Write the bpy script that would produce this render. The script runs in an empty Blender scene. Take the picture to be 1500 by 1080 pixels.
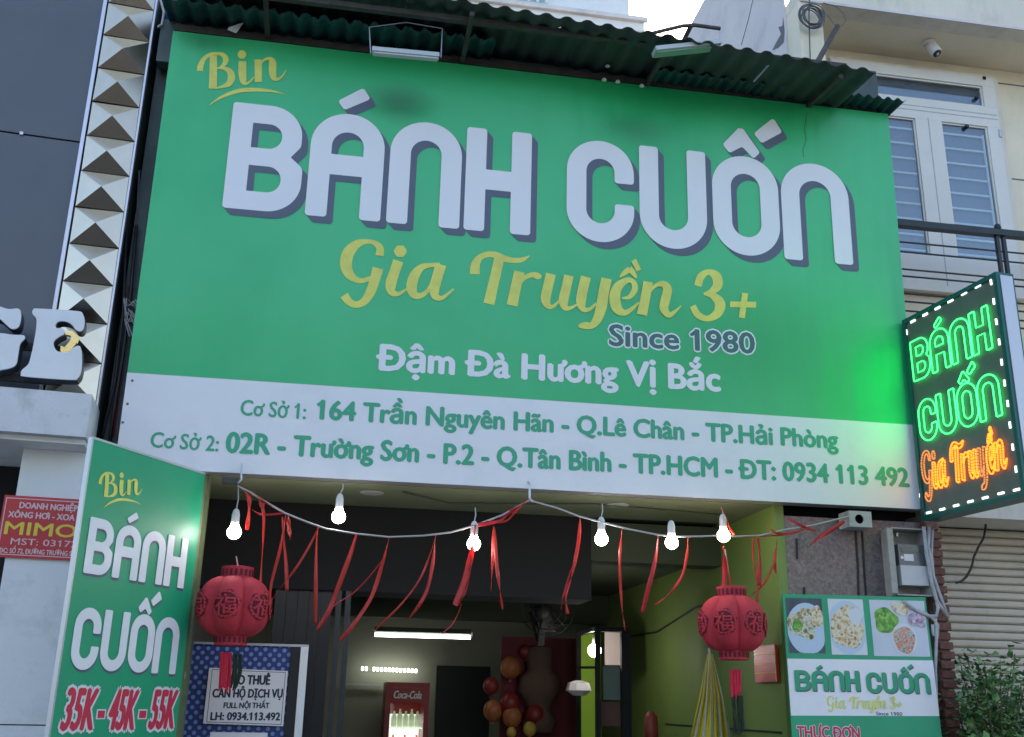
import bpy, bmesh, math, random
from mathutils import Vector, Matrix
from mathutils.geometry import tessellate_polygon
rnd = random.Random(7)
SC = bpy.context.scene
COL = SC.collection
R_ = math.radians

# ------------------------------------------------------------------ camera
F_PX = 1518.5                                   # focal length in photo pixels (1500 wide)
PITCH, ROLL, YAW = R_(17.854), R_(1.167), R_(9.381)
fwd = Vector((0, math.cos(PITCH), math.sin(PITCH)))
rgt = Vector((1, 0, 0)); upv = rgt.cross(fwd)
c_, s_ = math.cos(ROLL), math.sin(ROLL)
rgt, upv = c_*rgt + s_*upv, -s_*rgt + c_*upv
RZ = Matrix.Rotation(-YAW, 3, 'Z')
rgt, upv, fwd = RZ @ rgt, RZ @ upv, RZ @ fwd
CAM = Vector((1.2839, -6.1381, 1.65))
cam = bpy.data.cameras.new('camera'); camo = bpy.data.objects.new('camera', cam); COL.objects.link(camo)
mw = Matrix((rgt, upv, -fwd)).transposed().to_4x4(); mw.translation = CAM
camo.matrix_world = mw
cam.sensor_width = 36.0; cam.lens = 36.0*F_PX/1500; cam.clip_start = 0.05; cam.clip_end = 500
SC.camera = camo
# ------------------------------------------------------------------ world, sun, exposure
W = bpy.data.worlds.new('World'); SC.world = W; W.use_nodes = True
nt = W.node_tree; bg = nt.nodes['Background']
sky = nt.nodes.new('ShaderNodeTexSky'); sky.sky_type = 'NISHITA'; sky.sun_disc = False
SUN_EL, SUN_AZ = R_(38), R_(20)                 # sun stands behind the shop, a little to the right
sky.sun_elevation = SUN_EL; sky.sun_rotation = SUN_AZ
sky.air_density = 1.0; sky.dust_density = 2.0; sky.ozone_density = 0.3
nt.links.new(sky.outputs[0], bg.inputs[0]); bg.inputs[1].default_value = 0.15
sun = bpy.data.lights.new('sun', 'SUN'); suno = bpy.data.objects.new('sun', sun); COL.objects.link(suno)
sun.energy = 0.8; sun.angle = R_(14); sun.color = (1.0, 0.97, 0.92)
sd = Vector((math.sin(SUN_AZ)*math.cos(SUN_EL), math.cos(SUN_AZ)*math.cos(SUN_EL), math.sin(SUN_EL)))
suno.rotation_euler = sd.to_track_quat('Z', 'Y').to_euler()
SC.view_settings.view_transform = 'Standard'; SC.view_settings.look = 'None'
SC.view_settings.gamma = 1.0; SC.view_settings.use_curve_mapping = False
SC.view_settings.exposure = 1.75
SC.cycles.use_denoising = True
SC.cycles.max_bounces = 8
SC.cycles.sample_clamp_indirect = 6.0

# ------------------------------------------------------------------ geometry helpers
def ray(px, py):
    return ((px-750)/F_PX)*rgt - ((py-540)/F_PX)*upv + fwd
def A(px, py, y):                               # point of the plane y = const
    d = ray(px, py); return CAM + d*((y-CAM.y)/d.y)
def AZ(px, py, z):
    d = ray(px, py); return CAM + d*((z-CAM.z)/d.z)
def AX(px, py, x):
    d = ray(px, py); return CAM + d*((x-CAM.x)/d.x)

class Plane:
    def __init__(s, o, u, v):
        s.o = Vector(o); s.u = Vector(u).normalized(); s.v = Vector(v).normalized()
        s.n = s.u.cross(s.v).normalized()
        if s.n.dot(CAM - s.o) < 0: s.n = -s.n
    def hit(s, px, py):
        d = ray(px, py); return CAM + d*((s.o-CAM).dot(s.n)/d.dot(s.n))
    def uv(s, px, py):
        p = s.hit(px, py) - s.o; a, b, c = s.u.dot(s.u), s.u.dot(s.v), s.v.dot(s.v)
        pu, pv = p.dot(s.u), p.dot(s.v); D = a*c-b*b
        return ((c*pu-b*pv)/D, (a*pv-b*pu)/D)
    def w(s, u, v, off=0.0):
        return s.o + s.u*u + s.v*v + s.n*off

class MB:
    def __init__(s): s.v = []; s.f = []
    def add(s, vs, fs):
        b = len(s.v); s.v += [Vector(p) for p in vs]; s.f += [tuple(b+i for i in f) for f in fs]; return s
    def hexa(s, p):                             # 8 corners: bottom ring 0-3, top ring 4-7
        return s.add(p, [(0,3,2,1),(4,5,6,7),(0,1,5,4),(1,2,6,5),(2,3,7,6),(3,0,4,7)])
    def box(s, a, b):
        x0,y0,z0 = a; x1,y1,z1 = b
        x0,x1 = sorted((x0,x1)); y0,y1 = sorted((y0,y1)); z0,z1 = sorted((z0,z1))
        return s.hexa([(x0,y0,z0),(x1,y0,z0),(x1,y1,z0),(x0,y1,z0),(x0,y0,z1),(x1,y0,z1),(x1,y1,z1),(x0,y1,z1)])
    def pbox(s, P, u0, u1, v0, v1, o0, o1):     # box standing on a Plane
        q = [P.w(u,v,o) for o in (o0,o1) for u,v in ((u0,v0),(u1,v0),(u1,v1),(u0,v1))]
        return s.hexa(q)
    def bar(s, a, b, w, h=None, up=(0,0,1)):
        a, b = Vector(a), Vector(b); h = h or w; d = (b-a).normalized()
        x = d.cross(Vector(up))
        if x.length < 1e-4: x = Vector((1,0,0))
        x.normalize(); y = x.cross(d)
        q = []
        for p in (a, b):
            q += [p-x*w/2-y*h/2, p+x*w/2-y*h/2, p+x*w/2+y*h/2, p-x*w/2+y*h/2]
        return s.hexa(q)
    def tube(s, pts, r, n=8, closed=False):
        pts = [Vector(p) for p in pts]; N = len(pts)
        rr = r if isinstance(r, (list, tuple)) else [r]*N
        prev = None; base = len(s.v)
        for i, p in enumerate(pts):
            if closed: t = (pts[(i+1) % N]-pts[i-1])
            else: t = pts[min(i+1, N-1)]-pts[max(i-1, 0)]
            if t.length < 1e-9: t = Vector((0,0,1))
            t.normalize()
            if prev is None:
                x = t.orthogonal().normalized()
            else:
                x = prev - t*prev.dot(t)
                x = x.normalized() if x.length > 1e-6 else t.orthogonal().normalized()
            prev = x; y = t.cross(x)
            for k in range(n):
                a = 2*math.pi*k/n
                s.v.append(p + (x*math.cos(a)+y*math.sin(a))*rr[i])
        M = N if closed else N-1
        for i in range(M):
            for k in range(n):
                a = base+i*n+k; b = base+i*n+(k+1) % n
                c = base+((i+1) % N)*n+(k+1) % n; d = base+((i+1) % N)*n+k
                s.f.append((a,b,c,d))
        if not closed:
            s.f.append(tuple(base+k for k in reversed(range(n))))
            s.f.append(tuple(base+(N-1)*n+k for k in range(n)))
        return s
    def lathe(s, prof, o, n=20, axis=(0,0,1)):  # prof: (radius, height) list
        o = Vector(o); ax = Vector(axis).normalized(); x = ax.orthogonal().normalized(); y = ax.cross(x)
        base = len(s.v)
        for r, h in prof:
            for k in range(n):
                a = 2*math.pi*k/n
                s.v.append(o + ax*h + (x*math.cos(a)+y*math.sin(a))*max(r, 1e-4))
        for i in range(len(prof)-1):
            for k in range(n):
                s.f.append((base+i*n+k, base+i*n+(k+1) % n, base+(i+1)*n+(k+1) % n, base+(i+1)*n+k))
        s.f.append(tuple(base+k for k in reversed(range(n))))
        s.f.append(tuple(base+(len(prof)-1)*n+k for k in range(n)))
        return s
    def flat(s, P, loops, off, thick=0.0, sx=0.0, sy=0.0):   # polygon with holes on a Plane (front face, optional sides)
        loops = [[(x+sx, y+sy) for x, y in L] for L in loops]
        v3 = [[Vector((x, y, 0)) for x, y in L] for L in loops]
        tri = tessellate_polygon(v3)
        base = len(s.v); flatl = [p for L in loops for p in L]
        s.v += [P.w(x, y, off) for x, y in flatl]
        s.f += [tuple(base+i for i in t) for t in tri]
        if thick:
            b2 = len(s.v); s.v += [P.w(x, y, off-thick) for x, y in flatl]
            k = 0
            for L in loops:
                n = len(L)
                for i in range(n):
                    j = (i+1) % n
                    s.f.append((base+k+i, base+k+j, b2+k+j, b2+k+i))
                k += n
        return s

def tag(o, label=None, cat=None, group=None, kind=None):
    if label: o['label'] = label
    if cat: o['category'] = cat
    if group: o['group'] = group
    if kind: o['kind'] = kind
    return o
def wpos(o):
    p = Vector((0,0,0))
    while o: p = p + o.location; o = o.parent
    return p
def thing(name, label, cat, loc=(0,0,0), group=None):
    o = bpy.data.objects.new(name, None); o.location = loc; o.empty_display_size = 0.1
    COL.objects.link(o); return tag(o, label, cat, group)
def build(name, mb, mat, parent=None, label=None, smooth=False, origin=None):
    me = bpy.data.meshes.new(name)
    off = wpos(parent) if parent else Vector((0,0,0))
    loc = Vector((0,0,0))
    if origin is not None:
        loc = Vector(origin)-off; off = Vector(origin)
    me.from_pydata([p-off for p in mb.v], [], mb.f); me.update()
    bm = bmesh.new(); bm.from_mesh(me)
    bmesh.ops.recalc_face_normals(bm, faces=bm.faces); bm.to_mesh(me); bm.free()
    if smooth:
        for p in me.polygons: p.use_smooth = True
    if mat: me.materials.append(mat)
    o = bpy.data.objects.new(name, me); o.location = loc; o.parent = parent
    COL.objects.link(o)
    if label: o['label'] = label
    return o
def share(o, loc, parent=None, rot=None, mat=None):          # copy of a mesh object sharing its data
    c = o.copy(); COL.objects.link(c); c.parent = parent if parent else o.parent
    c.location = loc
    if rot is not None: c.rotation_euler = rot
    return c
def solo(name, mb, mat, label, cat, group=None, smooth=False, origin=None):
    if origin is None and mb.v:
        xs = [p.x for p in mb.v]; ys = [p.y for p in mb.v]; zs = [p.z for p in mb.v]
        origin = ((min(xs)+max(xs))/2, (min(ys)+max(ys))/2, min(zs))
    return tag(build(name, mb, mat, None, None, smooth, origin), label, cat, group)
def copy_tree(o, parent=None):
    c = o.copy(); COL.objects.link(c)
    if parent is not None: c.parent = parent
    for ch in list(o.children): copy_tree(ch, c)
    return c

# ------------------------------------------------------------------ materials
def mat(name, col, rough=0.6, metal=0.0, vary=0.0, scale=4.0, bump=0.0, bscale=60.0, emis=None, estr=0.0,
        dirt=None, dscale=1.5, damt=0.4, coat=0.0, stretch=(1,1,1), spec=0.5, trans=0.0):
    m = bpy.data.materials.new(name); m.use_nodes = True; t = m.node_tree; b = t.nodes['Principled BSDF']
    b.inputs['Roughness'].default_value = rough; b.inputs['Metallic'].default_value = metal
    b.inputs['Specular IOR Level'].default_value = spec
    b.inputs['Coat Weight'].default_value = coat; b.inputs['Coat Roughness'].default_value = 0.12
    if trans: b.inputs['Transmission Weight'].default_value = trans
    tc = t.nodes.new('ShaderNodeTexCoord'); mp = t.nodes.new('ShaderNodeMapping')
    g = t.nodes.new('ShaderNodeNewGeometry')
    t.links.new(g.outputs['Position'], mp.inputs[0]); mp.inputs['Scale'].default_value = stretch
    last = None
    rgb = t.nodes.new('ShaderNodeRGB'); rgb.outputs[0].default_value = (*col, 1); last = rgb.outputs[0]
    if vary:
        n = t.nodes.new('ShaderNodeTexNoise'); n.inputs['Scale'].default_value = scale; n.inputs['Detail'].default_value = 8
        n.inputs['Roughness'].default_value = 0.65
        t.links.new(mp.outputs[0], n.inputs['Vector'])
        r = t.nodes.new('ShaderNodeMapRange'); r.inputs['From Min'].default_value = 0.3; r.inputs['From Max'].default_value = 0.7
        r.inputs['To Min'].default_value = 1-vary; r.inputs['To Max'].default_value = 1+vary
        t.links.new(n.outputs['Fac'], r.inputs['Value'])
        mx = t.nodes.new('ShaderNodeVectorMath'); mx.operation = 'SCALE'
        t.links.new(last, mx.inputs[0]); t.links.new(r.outputs[0], mx.inputs['Scale']); last = mx.outputs[0]
    if dirt:
        n = t.nodes.new('ShaderNodeTexNoise'); n.inputs['Scale'].default_value = dscale; n.inputs['Detail'].default_value = 10
        n.inputs['Roughness'].default_value = 0.7
        t.links.new(mp.outputs[0], n.inputs['Vector'])
        r = t.nodes.new('ShaderNodeMapRange'); r.inputs['From Min'].default_value = 0.5; r.inputs['From Max'].default_value = 0.75
        r.inputs['To Min'].default_value = 0; r.inputs['To Max'].default_value = damt
        t.links.new(n.outputs['Fac'], r.inputs['Value'])
        mx = t.nodes.new('ShaderNodeMix'); mx.data_type = 'RGBA'
        t.links.new(r.outputs[0], mx.inputs['Factor']); t.links.new(last, mx.inputs['A']); mx.inputs['B'].default_value = (*dirt, 1)
        last = mx.outputs['Result']
    t.links.new(last, b.inputs['Base Color'])
    if bump:
        n = t.nodes.new('ShaderNodeTexNoise'); n.inputs['Scale'].default_value = bscale; n.inputs['Detail'].default_value = 6
        t.links.new(mp.outputs[0], n.inputs['Vector'])
        bp = t.nodes.new('ShaderNodeBump'); bp.inputs['Strength'].default_value = bump; bp.inputs['Distance'].default_value = 0.01
        t.links.new(n.outputs['Fac'], bp.inputs['Height']); t.links.new(bp.outputs[0], b.inputs['Normal'])
    if emis:
        b.inputs['Emission Color'].default_value = (*emis, 1); b.inputs['Emission Strength'].default_value = estr
    return m
def sp(m, **k):
    b = m.node_tree.nodes['Principled BSDF']
    for a, v in k.items(): b.inputs[a.replace('_', ' ')].default_value = v
    return m

# ------------------------------------------------------------------ lettering
def fillet(pts, seg=7):                          # pts: (x, y, r) -> rounded closed loop
    out = []; n = len(pts)
    for i in range(n):
        p0 = Vector(pts[i-1][:2]); p = Vector(pts[i][:2]); p1 = Vector(pts[(i+1) % n][:2]); r = pts[i][2]
        if r <= 1e-5: out.append((p.x, p.y)); continue
        a = (p0-p).normalized(); b = (p1-p).normalized()
        ang = math.acos(max(-1, min(1, a.dot(b))))
        if ang > math.pi-1e-3: out.append((p.x, p.y)); continue
        tl = r/math.tan(ang/2)
        c = p + (a+b).normalized()*(r/math.sin(ang/2))
        s = p+a*tl; e = p+b*tl
        a0 = math.atan2(s.y-c.y, s.x-c.x); a1 = math.atan2(e.y-c.y, e.x-c.x); d = a1-a0
        while d > math.pi: d -= 2*math.pi
        while d < -math.pi: d += 2*math.pi
        k = max(3, int(seg*abs(d)/(math.pi/2)*(1 if r < 0.05 else 1.8)))
        for j in range(k+1):
            q = (c.x+r*math.cos(a0+d*j/k), c.y+r*math.sin(a0+d*j/k))
            if not out or (abs(out[-1][0]-q[0])+abs(out[-1][1]-q[1])) > 1e-5: out.append(q)
    return out
GH = 0.745
def glyph(ch, W, t=0.135, H=GH):
    e = 0.022; ro = W/2-1e-4; ri = (W-2*t)/2-1e-4
    if ch == 'B':
        return [fillet([(0,0,e),(0,H,e),(W-.02,H,.21),(W-.02,.47,.06),(W-.08,.39,.004),(W,.32,.06),(W,0,.21)]),
                fillet([(t,.435,.004),(t,.61,.004),(W-t-.01,.61,.085),(W-t-.01,.435,.085)]),
                fillet([(t,.13,.004),(t,.31,.004),(W-t+.005,.31,.085),(W-t+.005,.13,.085)])]
    if ch == 'A':
        return [fillet([(0,0,e),(0,H,ro),(W,H,ro),(W,0,e),(W-t,0,e),(W-t,.30,.004),(t,.30,.004),(t,0,e)]),
                fillet([(t,.445,.004),(t,H-t,ri),(W-t,H-t,ri),(W-t,.445,.004)])]
    if ch == 'N':
        return [fillet([(0,0,e),(0,H,ro),(W,H,ro),(W,0,e),(W-t,0,e),(W-t,H-t,ri),(t,H-t,ri),(t,0,e)])]
    if ch == 'H':
        return [fillet([(0,0,e),(0,H,e),(t,H,e),(t,.445,.004),(W-t,.445,.004),(W-t,H,e),(W,H,e),(W,0,e),(W-t,0,e),(W-t,.30,.004),(t,.30,.004),(t,0,e)])]
    if ch == 'C':
        return [fillet([(0,0,ro),(0,H,ro),(W,H,ro),(W,.44,e),(W-t,.44,e),(W-t,H-t,ri),(t,H-t,ri),(t,t,ri),(W-t,t,ri),(W-t,.285,e),(W,.285,e),(W,0,ro)])]
    if ch == 'U':
        return [fillet([(0,0,ro),(0,H,e),(t,H,e),(t,t,ri),(W-t,t,ri),(W-t,H,e),(W,H,e),(W,0,ro)])]
    if ch == 'O':
        return [fillet([(0,0,ro),(0,H,ro),(W,H,ro),(W,0,ro)]), fillet([(t,t,ri),(t,H-t,ri),(W-t,H-t,ri),(W-t,t,ri)])]
# letter boxes and accents measured on the big sign, metres from the sign's lower left corner
ROW1 = [('B',.432,.47),('A',.94,.475),('N',1.452,.472),('H',1.952,.44)]
ROW2 = [('C',2.634,.465),('U',3.137,.474),('O',3.655,.48),('N',4.155,.502)]
ACC1 = [[(1.09,2.50),(1.137,2.437),(1.302,2.54),(1.25,2.618)]]
ACC2 = [[(3.742,2.487),(3.862,2.628),(3.898,2.628),(4.015,2.455),(3.965,2.40),(3.885,2.487),(3.79,2.425)],
        [(3.975,2.60),(4.03,2.528),(4.19,2.635),(4.128,2.742)]]
BASE = 1.667
def row_loops(which):
    """letters as lists of loops in metres, relative to the row's lower left corner; (loops, width)"""
    row, acc = (ROW1, ACC1) if which == 1 else (ROW2, ACC2)
    x0 = row[0][1]; out = []
    for ch, x, w in row:
        out.append([[(px+x-x0, py) for px, py in L] for L in glyph(ch, w)])
    for a in acc:
        out.append([fillet([(x-x0, y-BASE, .02) for x, y in a], 4)])
    return out, row[-1][1]+row[-1][2]-x0
def fit_row(which, u0, u1, v0, v1):
    L, w = row_loops(which); sx = (u1-u0)/w; sy = (v1-v0)/GH
    return [[[(u0+x*sx, v0+y*sy) for x, y in lp] for lp in g] for g in L]

def cr(pts, k=7):                                # Catmull-Rom through (x, y, w)
    P = [pts[0]]+list(pts)+[pts[-1]]; out = []
    for i in range(1, len(P)-2):
        a, b, c, d = P[i-1], P[i], P[i+1], P[i+2]
        for j in range(k):
            t = j/k
            out.append(tuple(0.5*(2*b[m]+(c[m]-a[m])*t+(2*a[m]-5*b[m]+4*c[m]-d[m])*t*t+(3*b[m]-a[m]-3*c[m]+d[m])*t**3) for m in range(len(b))))
    out.append(tuple(pts[-1])); return out
def ribbon_loop(pts):
    p = cr(pts); L = []; Rr = []
    for i, (x, y, w) in enumerate(p):
        a = p[max(i-1, 0)]; b = p[min(i+1, len(p)-1)]
        dx, dy = b[0]-a[0], b[1]-a[1]; l = math.hypot(dx, dy) or 1
        nx, ny = -dy/l, dx/l; w = max(w, 0.3)
        L.append((x+nx*w/2, y+ny*w/2)); Rr.append((x-nx*w/2, y-ny*w/2))
    return L, Rr
# brush script, traced as centre lines with a width: (origin x, origin y, scale, strokes)
S_GIA = (480,340,6.818,[
 [(518,238,85),(522,165,72),(470,112,48),(390,97,46),(290,125,85),(205,215,118),(183,330,118),(215,420,95),(280,475,62),(350,488,48),(430,460,40)],
 [(502,362,110),(470,480,102),(430,595,96),(370,690,80),(290,728,66),(215,700,72),(165,632,88)],
 [(725,137,60),(725,195,128),(725,252,60)],
 [(705,290,105),(668,400,102),(630,520,108),(640,600,76),(700,622,42),(760,592,26),(800,560,12)],
 [(1120,330,40),(1030,334,42),(940,355,66),(872,430,98),(838,540,106),(858,620,84),(920,640,56),(990,596,40),(1045,500,20)],
 [(1130,328,112),(1095,450,105),(1065,560,106),(1075,640,78),(1130,664,46),(1190,628,30),(1258,572,16)]])
S_TRUY = (680,350,6.818,[
 [(105,355,100),(112,260,90),(155,190,62),(230,158,58),(320,165,62),(400,200,62),(500,218,52),(580,210,45),(650,172,12)],
 [(352,180,100),(320,330,102),(280,500,105),(246,652,110)],
 [(552,330,105),(515,480,105),(477,668,110)],
 [(560,450,16),(610,388,42),(680,362,52),(735,376,66),(770,384,30)],
 [(865,352,100),(835,480,100),(812,600,98),(840,672,62),(890,676,36),(955,615,24)],
 [(1045,368,95),(1015,500,96),(990,620,96),(1010,690,60),(1065,690,34),(1130,655,18)],
 [(1215,382,102),(1185,500,102),(1165,630,98),(1190,705,58),(1250,705,36),(1320,645,24)],
 [(1420,398,106),(1390,540,106),(1368,680,108),(1330,800,92),(1270,868,66),(1200,868,70),(1140,872,30)]])
S_EN = (840,370,5.357,[
 [(380,362,16),(440,350,34),(480,290,48),(468,235,40),(420,220,44),(350,270,72),(322,350,86),(342,440,80),(395,475,48),(450,450,32),(510,395,14)],
 [(362,196,12),(400,162,40),(440,132,44)],[(436,128,44),(465,160,44),(492,202,16)],[(470,62,42),(512,145,40)],
 [(585,233,76),(562,360,76),(535,492,82)],
 [(585,330,16),(640,265,28),(700,250,50),(735,290,70),(720,370,74),(708,440,68),(745,492,46),(790,470,26),(842,422,8)],
 [(975,265,60),(1000,190,58),(1060,155,46),(1120,190,76),(1128,260,76),(1078,310,46),(1020,326,18)],
 [(1022,326,18),(1090,340,52),(1148,400,82),(1128,480,72),(1050,520,46),(975,490,54),(935,420,48)],
 [(1228,408,46),(1432,412,46)],[(1345,320,48),(1320,515,48)]])
S_BIN = (280,70,10,[
 [(130,345,90),(142,260,86),(190,170,62),(280,102,46),(380,90,42),(470,112,64),(508,170,84),(490,240,62),(430,292,30),(375,312,16)],
 [(325,115,106),(325,350,112),(318,605,118)],
 [(378,305,18),(480,308,46),(562,350,88),(592,440,108),(552,530,86),(460,575,44),(350,602,18)],
 [(745,45,60),(745,105,130),(745,165,60)],
 [(755,203,112),(750,350,116),(762,480,98),(790,528,52),(850,512,30),(925,435,16)],
 [(980,178,106),(985,350,106),(985,512,102)],
 [(1005,265,16),(1070,187,32),(1150,165,50),(1192,220,102),(1192,350,106),(1210,440,82),(1260,470,46),(1330,430,28),(1392,338,8)]])
S_SWOOSH = (280,70,10,[[(270,842,6),(400,752,34),(550,682,50),(720,632,60),(900,620,56),(1080,628,44),(1250,652,24),(1385,692,4)]])
def script_uv(P, S):
    """strokes -> pairs of side lines in the plane's metres"""
    ox, oy, sc, strokes = S; out = []
    for st in strokes:
        L, Rr = ribbon_loop(st)
        out.append(([P.uv(ox+x/sc, oy+y/sc) for x, y in L], [P.uv(ox+x/sc, oy+y/sc) for x, y in Rr]))
    return out
def remap(strokes, src, dst):                    # boxes (u0, v0, u1, v1)
    sx = (dst[2]-dst[0])/(src[2]-src[0]); sy = (dst[3]-dst[1])/(src[3]-src[1])
    f = lambda q: (dst[0]+(q[0]-src[0])*sx, dst[1]+(q[1]-src[1])*sy)
    return [([f(q) for q in L], [f(q) for q in Rr]) for L, Rr in strokes]
def bbox_uv(strokes):
    q = [p for L, Rr in strokes for p in L+Rr]
    return (min(p[0] for p in q), min(p[1] for p in q), max(p[0] for p in q), max(p[1] for p in q))
def strokes_mesh(mb, P, strokes, off, grow=0.0):
    for k, (L, Rr) in enumerate(strokes):
        o = off+k*0.0003; b = len(mb.v)
        for l, r in zip(L, Rr):
            if grow:
                dx, dy = l[0]-r[0], l[1]-r[1]; h = math.hypot(dx, dy) or 1
                l = (l[0]+dx/h*grow, l[1]+dy/h*grow); r = (r[0]-dx/h*grow, r[1]-dy/h*grow)
            mb.v += [P.w(l[0], l[1], o), P.w(r[0], r[1], o)]
        for i in range(len(L)-1):
            mb.f.append((b+2*i, b+2*i+1, b+2*i+3, b+2*i+2))
    return mb

_cap = {}
HORN = dict(zip('ơờởợớỡưừữứửựƠƯ', 'oòỏọóõuùũúủụOU'))
def text_mesh(s, bold=0.0, shear=0.0, spacing=1.0, res=3, extrude=0.0):
    base = ''.join(HORN.get(c, c) for c in s).replace('Đ', 'D')
    vs, fs = raw_text(base, bold, shear, spacing, res, extrude)
    for i, c in enumerate(s):                    # cross bar of Đ and flag of the figure 1
        if c not in 'Đ1': continue
        xr = max(v.x for v in raw_text(base[:i+1], bold, 0, spacing, 2, 0)[0])
        one = raw_text('D' if c == 'Đ' else '1', bold, 0, spacing, 2, 0)[0]; xl = xr-(max(v.x for v in one)-min(v.x for v in one))
        if c == 'Đ': q = [(xl-.08,.31),(xl+.28,.31),(xl+.28,.385),(xl-.08,.385)]
        else: q = [(xl-.135,.53),(xl-.12,.47),(xl+.02,.565),(xl+.02,.665)]
        b = len(vs); vs += [Vector((x+shear*y, y, .00005)) for x, y in q]; fs.append((b, b+1, b+2, b+3))
    for i, c in enumerate(s):                    # horned vowels: base letter plus its horn
        if c not in HORN: continue
        pv, _ = raw_text(base[:i+1], bold, 0, spacing, 2, 0)
        xr = max(v.x for v in pv); h = .682 if c in 'ƠƯ' else .455
        if c in 'ơờởợớỡƠ': st = [(xr-.10,h-.03,.05),(xr-.02,h-.01,.065),(xr+.035,h+.045,.07),(xr+.035,h+.115,.07)]
        else: st = [(xr-.03,h-.035,.05),(xr+.03,h+.0,.065),(xr+.065,h+.05,.07),(xr+.065,h+.115,.07)]
        L, Rr = ribbon_loop_fixed(st); b = len(vs)
        for l, r in zip(L, Rr): vs += [Vector((l[0]+shear*l[1],l[1],.00006)), Vector((r[0]+shear*r[1],r[1],.00006))]
        fs += [(b+2*k, b+2*k+1, b+2*k+3, b+2*k+2) for k in range(len(L)-1)]
    return vs, fs
def ribbon_loop_fixed(st):
    p = cr(st, 5); L = []; Rr = []
    for i, (x, y, w) in enumerate(p):
        a = p[max(i-1, 0)]; b = p[min(i+1, len(p)-1)]
        dx, dy = b[0]-a[0], b[1]-a[1]; l = math.hypot(dx, dy) or 1
        L.append((x-dy/l*w/2, y+dx/l*w/2)); Rr.append((x+dy/l*w/2, y-dx/l*w/2))
    return L, Rr
def raw_text(s, bold=0.0, shear=0.0, spacing=1.0, res=3, extrude=0.0):
    c = bpy.data.curves.new('t', 'FONT'); c.body = s; c.size = 1.0; c.offset = bold; c.shear = shear
    c.resolution_u = res; c.space_character = spacing; c.extrude = extrude
    o = bpy.data.objects.new('t', c); COL.objects.link(o)
    me = bpy.data.meshes.new_from_object(o.evaluated_get(bpy.context.evaluated_depsgraph_get()))
    vs = [v.co.copy() for v in me.vertices]; fs = [tuple(p.vertices) for p in me.polygons]
    bpy.data.objects.remove(o); bpy.data.curves.remove(c); bpy.data.meshes.remove(me)
    return vs, fs
def put_text(mb, P, s, u0, u1, v0, cap, off, bold=0.0, shear=0.0, v1=None, like=None, extrude=0.0, spacing=1.0):
    """text between u0 and u1, baseline v0 (v1 at the right end), capital height cap; bold = stroke growth, by stacked copies"""
    vs, fs = text_mesh(s, 0, shear, extrude=extrude, spacing=spacing)
    if not vs: return mb
    x0 = min(v.x for v in vs); x1 = max(v.x for v in vs); sx = (u1-u0)/(x1-x0); sy = cap/0.682
    v1 = v0 if v1 is None else v1
    g = bold*sy
    if g <= 0: cps = [(0,0)]
    elif bold <= .05: cps = [(-g,0),(g,0),(0,g*.7),(0,-g*.7),(-g*.6,g*.5),(g*.6,-g*.5)]
    else: cps = [(g*math.cos(a*.7854), g*math.sin(a*.7854)) for a in range(8)]+[(0,0)]
    for k, (dx, dy) in enumerate(cps):
        b = len(mb.v)
        for v in vs:
            t = (v.x-x0)/(x1-x0)
            mb.v.append(P.w(u0+(v.x-x0)*sx+dx, v0+(v1-v0)*t+v.y*sy+dy, off+v.z+k*.00012))
        mb.f += [tuple(b+i for i in f) for f in fs]
    return mb
def px_text(mb, P, s, left, right, captop, off, bold=0.0, shear=0.0, like=None, spacing=1.0):
    """left/right: photo pixels of the baseline's ends, captop: pixel of the top of the first capital"""
    a = P.uv(*left); b = P.uv(*right); c = P.uv(*captop)
    base_at = a[1]+(b[1]-a[1])*(c[0]-a[0])/(b[0]-a[0])
    return put_text(mb, P, s, a[0], b[0], a[1], c[1]-base_at, off, bold, shear, b[1], like, spacing=spacing)

# ================================================================== MATERIALS
M = {}
M['asphalt'] = mat('asphalt', (.06,.06,.06), .9, vary=.2, scale=8, bump=.3)
M['paving'] = mat('paving', (.28,.27,.25), .85, vary=.12, scale=5, bump=.2)
M['dark_cladding'] = mat('dark_cladding', (.10,.107,.122), .42, vary=.1, scale=1.2, coat=.15)
M['joint'] = mat('joint', (.01,.01,.012), .8)
M['trim_metal'] = mat('trim_metal', (.62,.58,.6), .35, .8)
M['stud_metal'] = mat('stud_metal', (.58,.50,.385), .24, 1.0, vary=.05, scale=9, bump=.02, bscale=8)
M['recess'] = mat('recess', (.06,.09,.08), .55, vary=.35, scale=2.5, bump=.2, bscale=20, dirt=(.09,.10,.09), damt=.5)
M['white_paint'] = mat('white_paint', (.80,.82,.80), .7, vary=.05, scale=3, dirt=(.3,.29,.27), dscale=3, damt=.5, bump=.08)
M['ledge_paint'] = mat('ledge_paint', (.66,.67,.67), .7, vary=.05, scale=5, dirt=(.25,.25,.24), dscale=6, damt=.55, bump=.15)
M['letter_grey'] = mat('letter_grey', (.70,.71,.71), .4, .2, vary=.05)
M['letter_side'] = mat('letter_side', (.03,.04,.055), .4)
M['brass'] = mat('brass', (.85,.62,.25), .18, 1.0)
M['plaque_red'] = mat('plaque_red', (.55,.02,.03), .35, vary=.06, coat=.3)
M['print_white'] = mat('print_white', (.75,.73,.72), .5)
M['print_pink'] = mat('print_pink', (.8,.55,.55), .5)
M['print_yellow'] = mat('print_yellow', (.8,.62,.06), .5)
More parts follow.
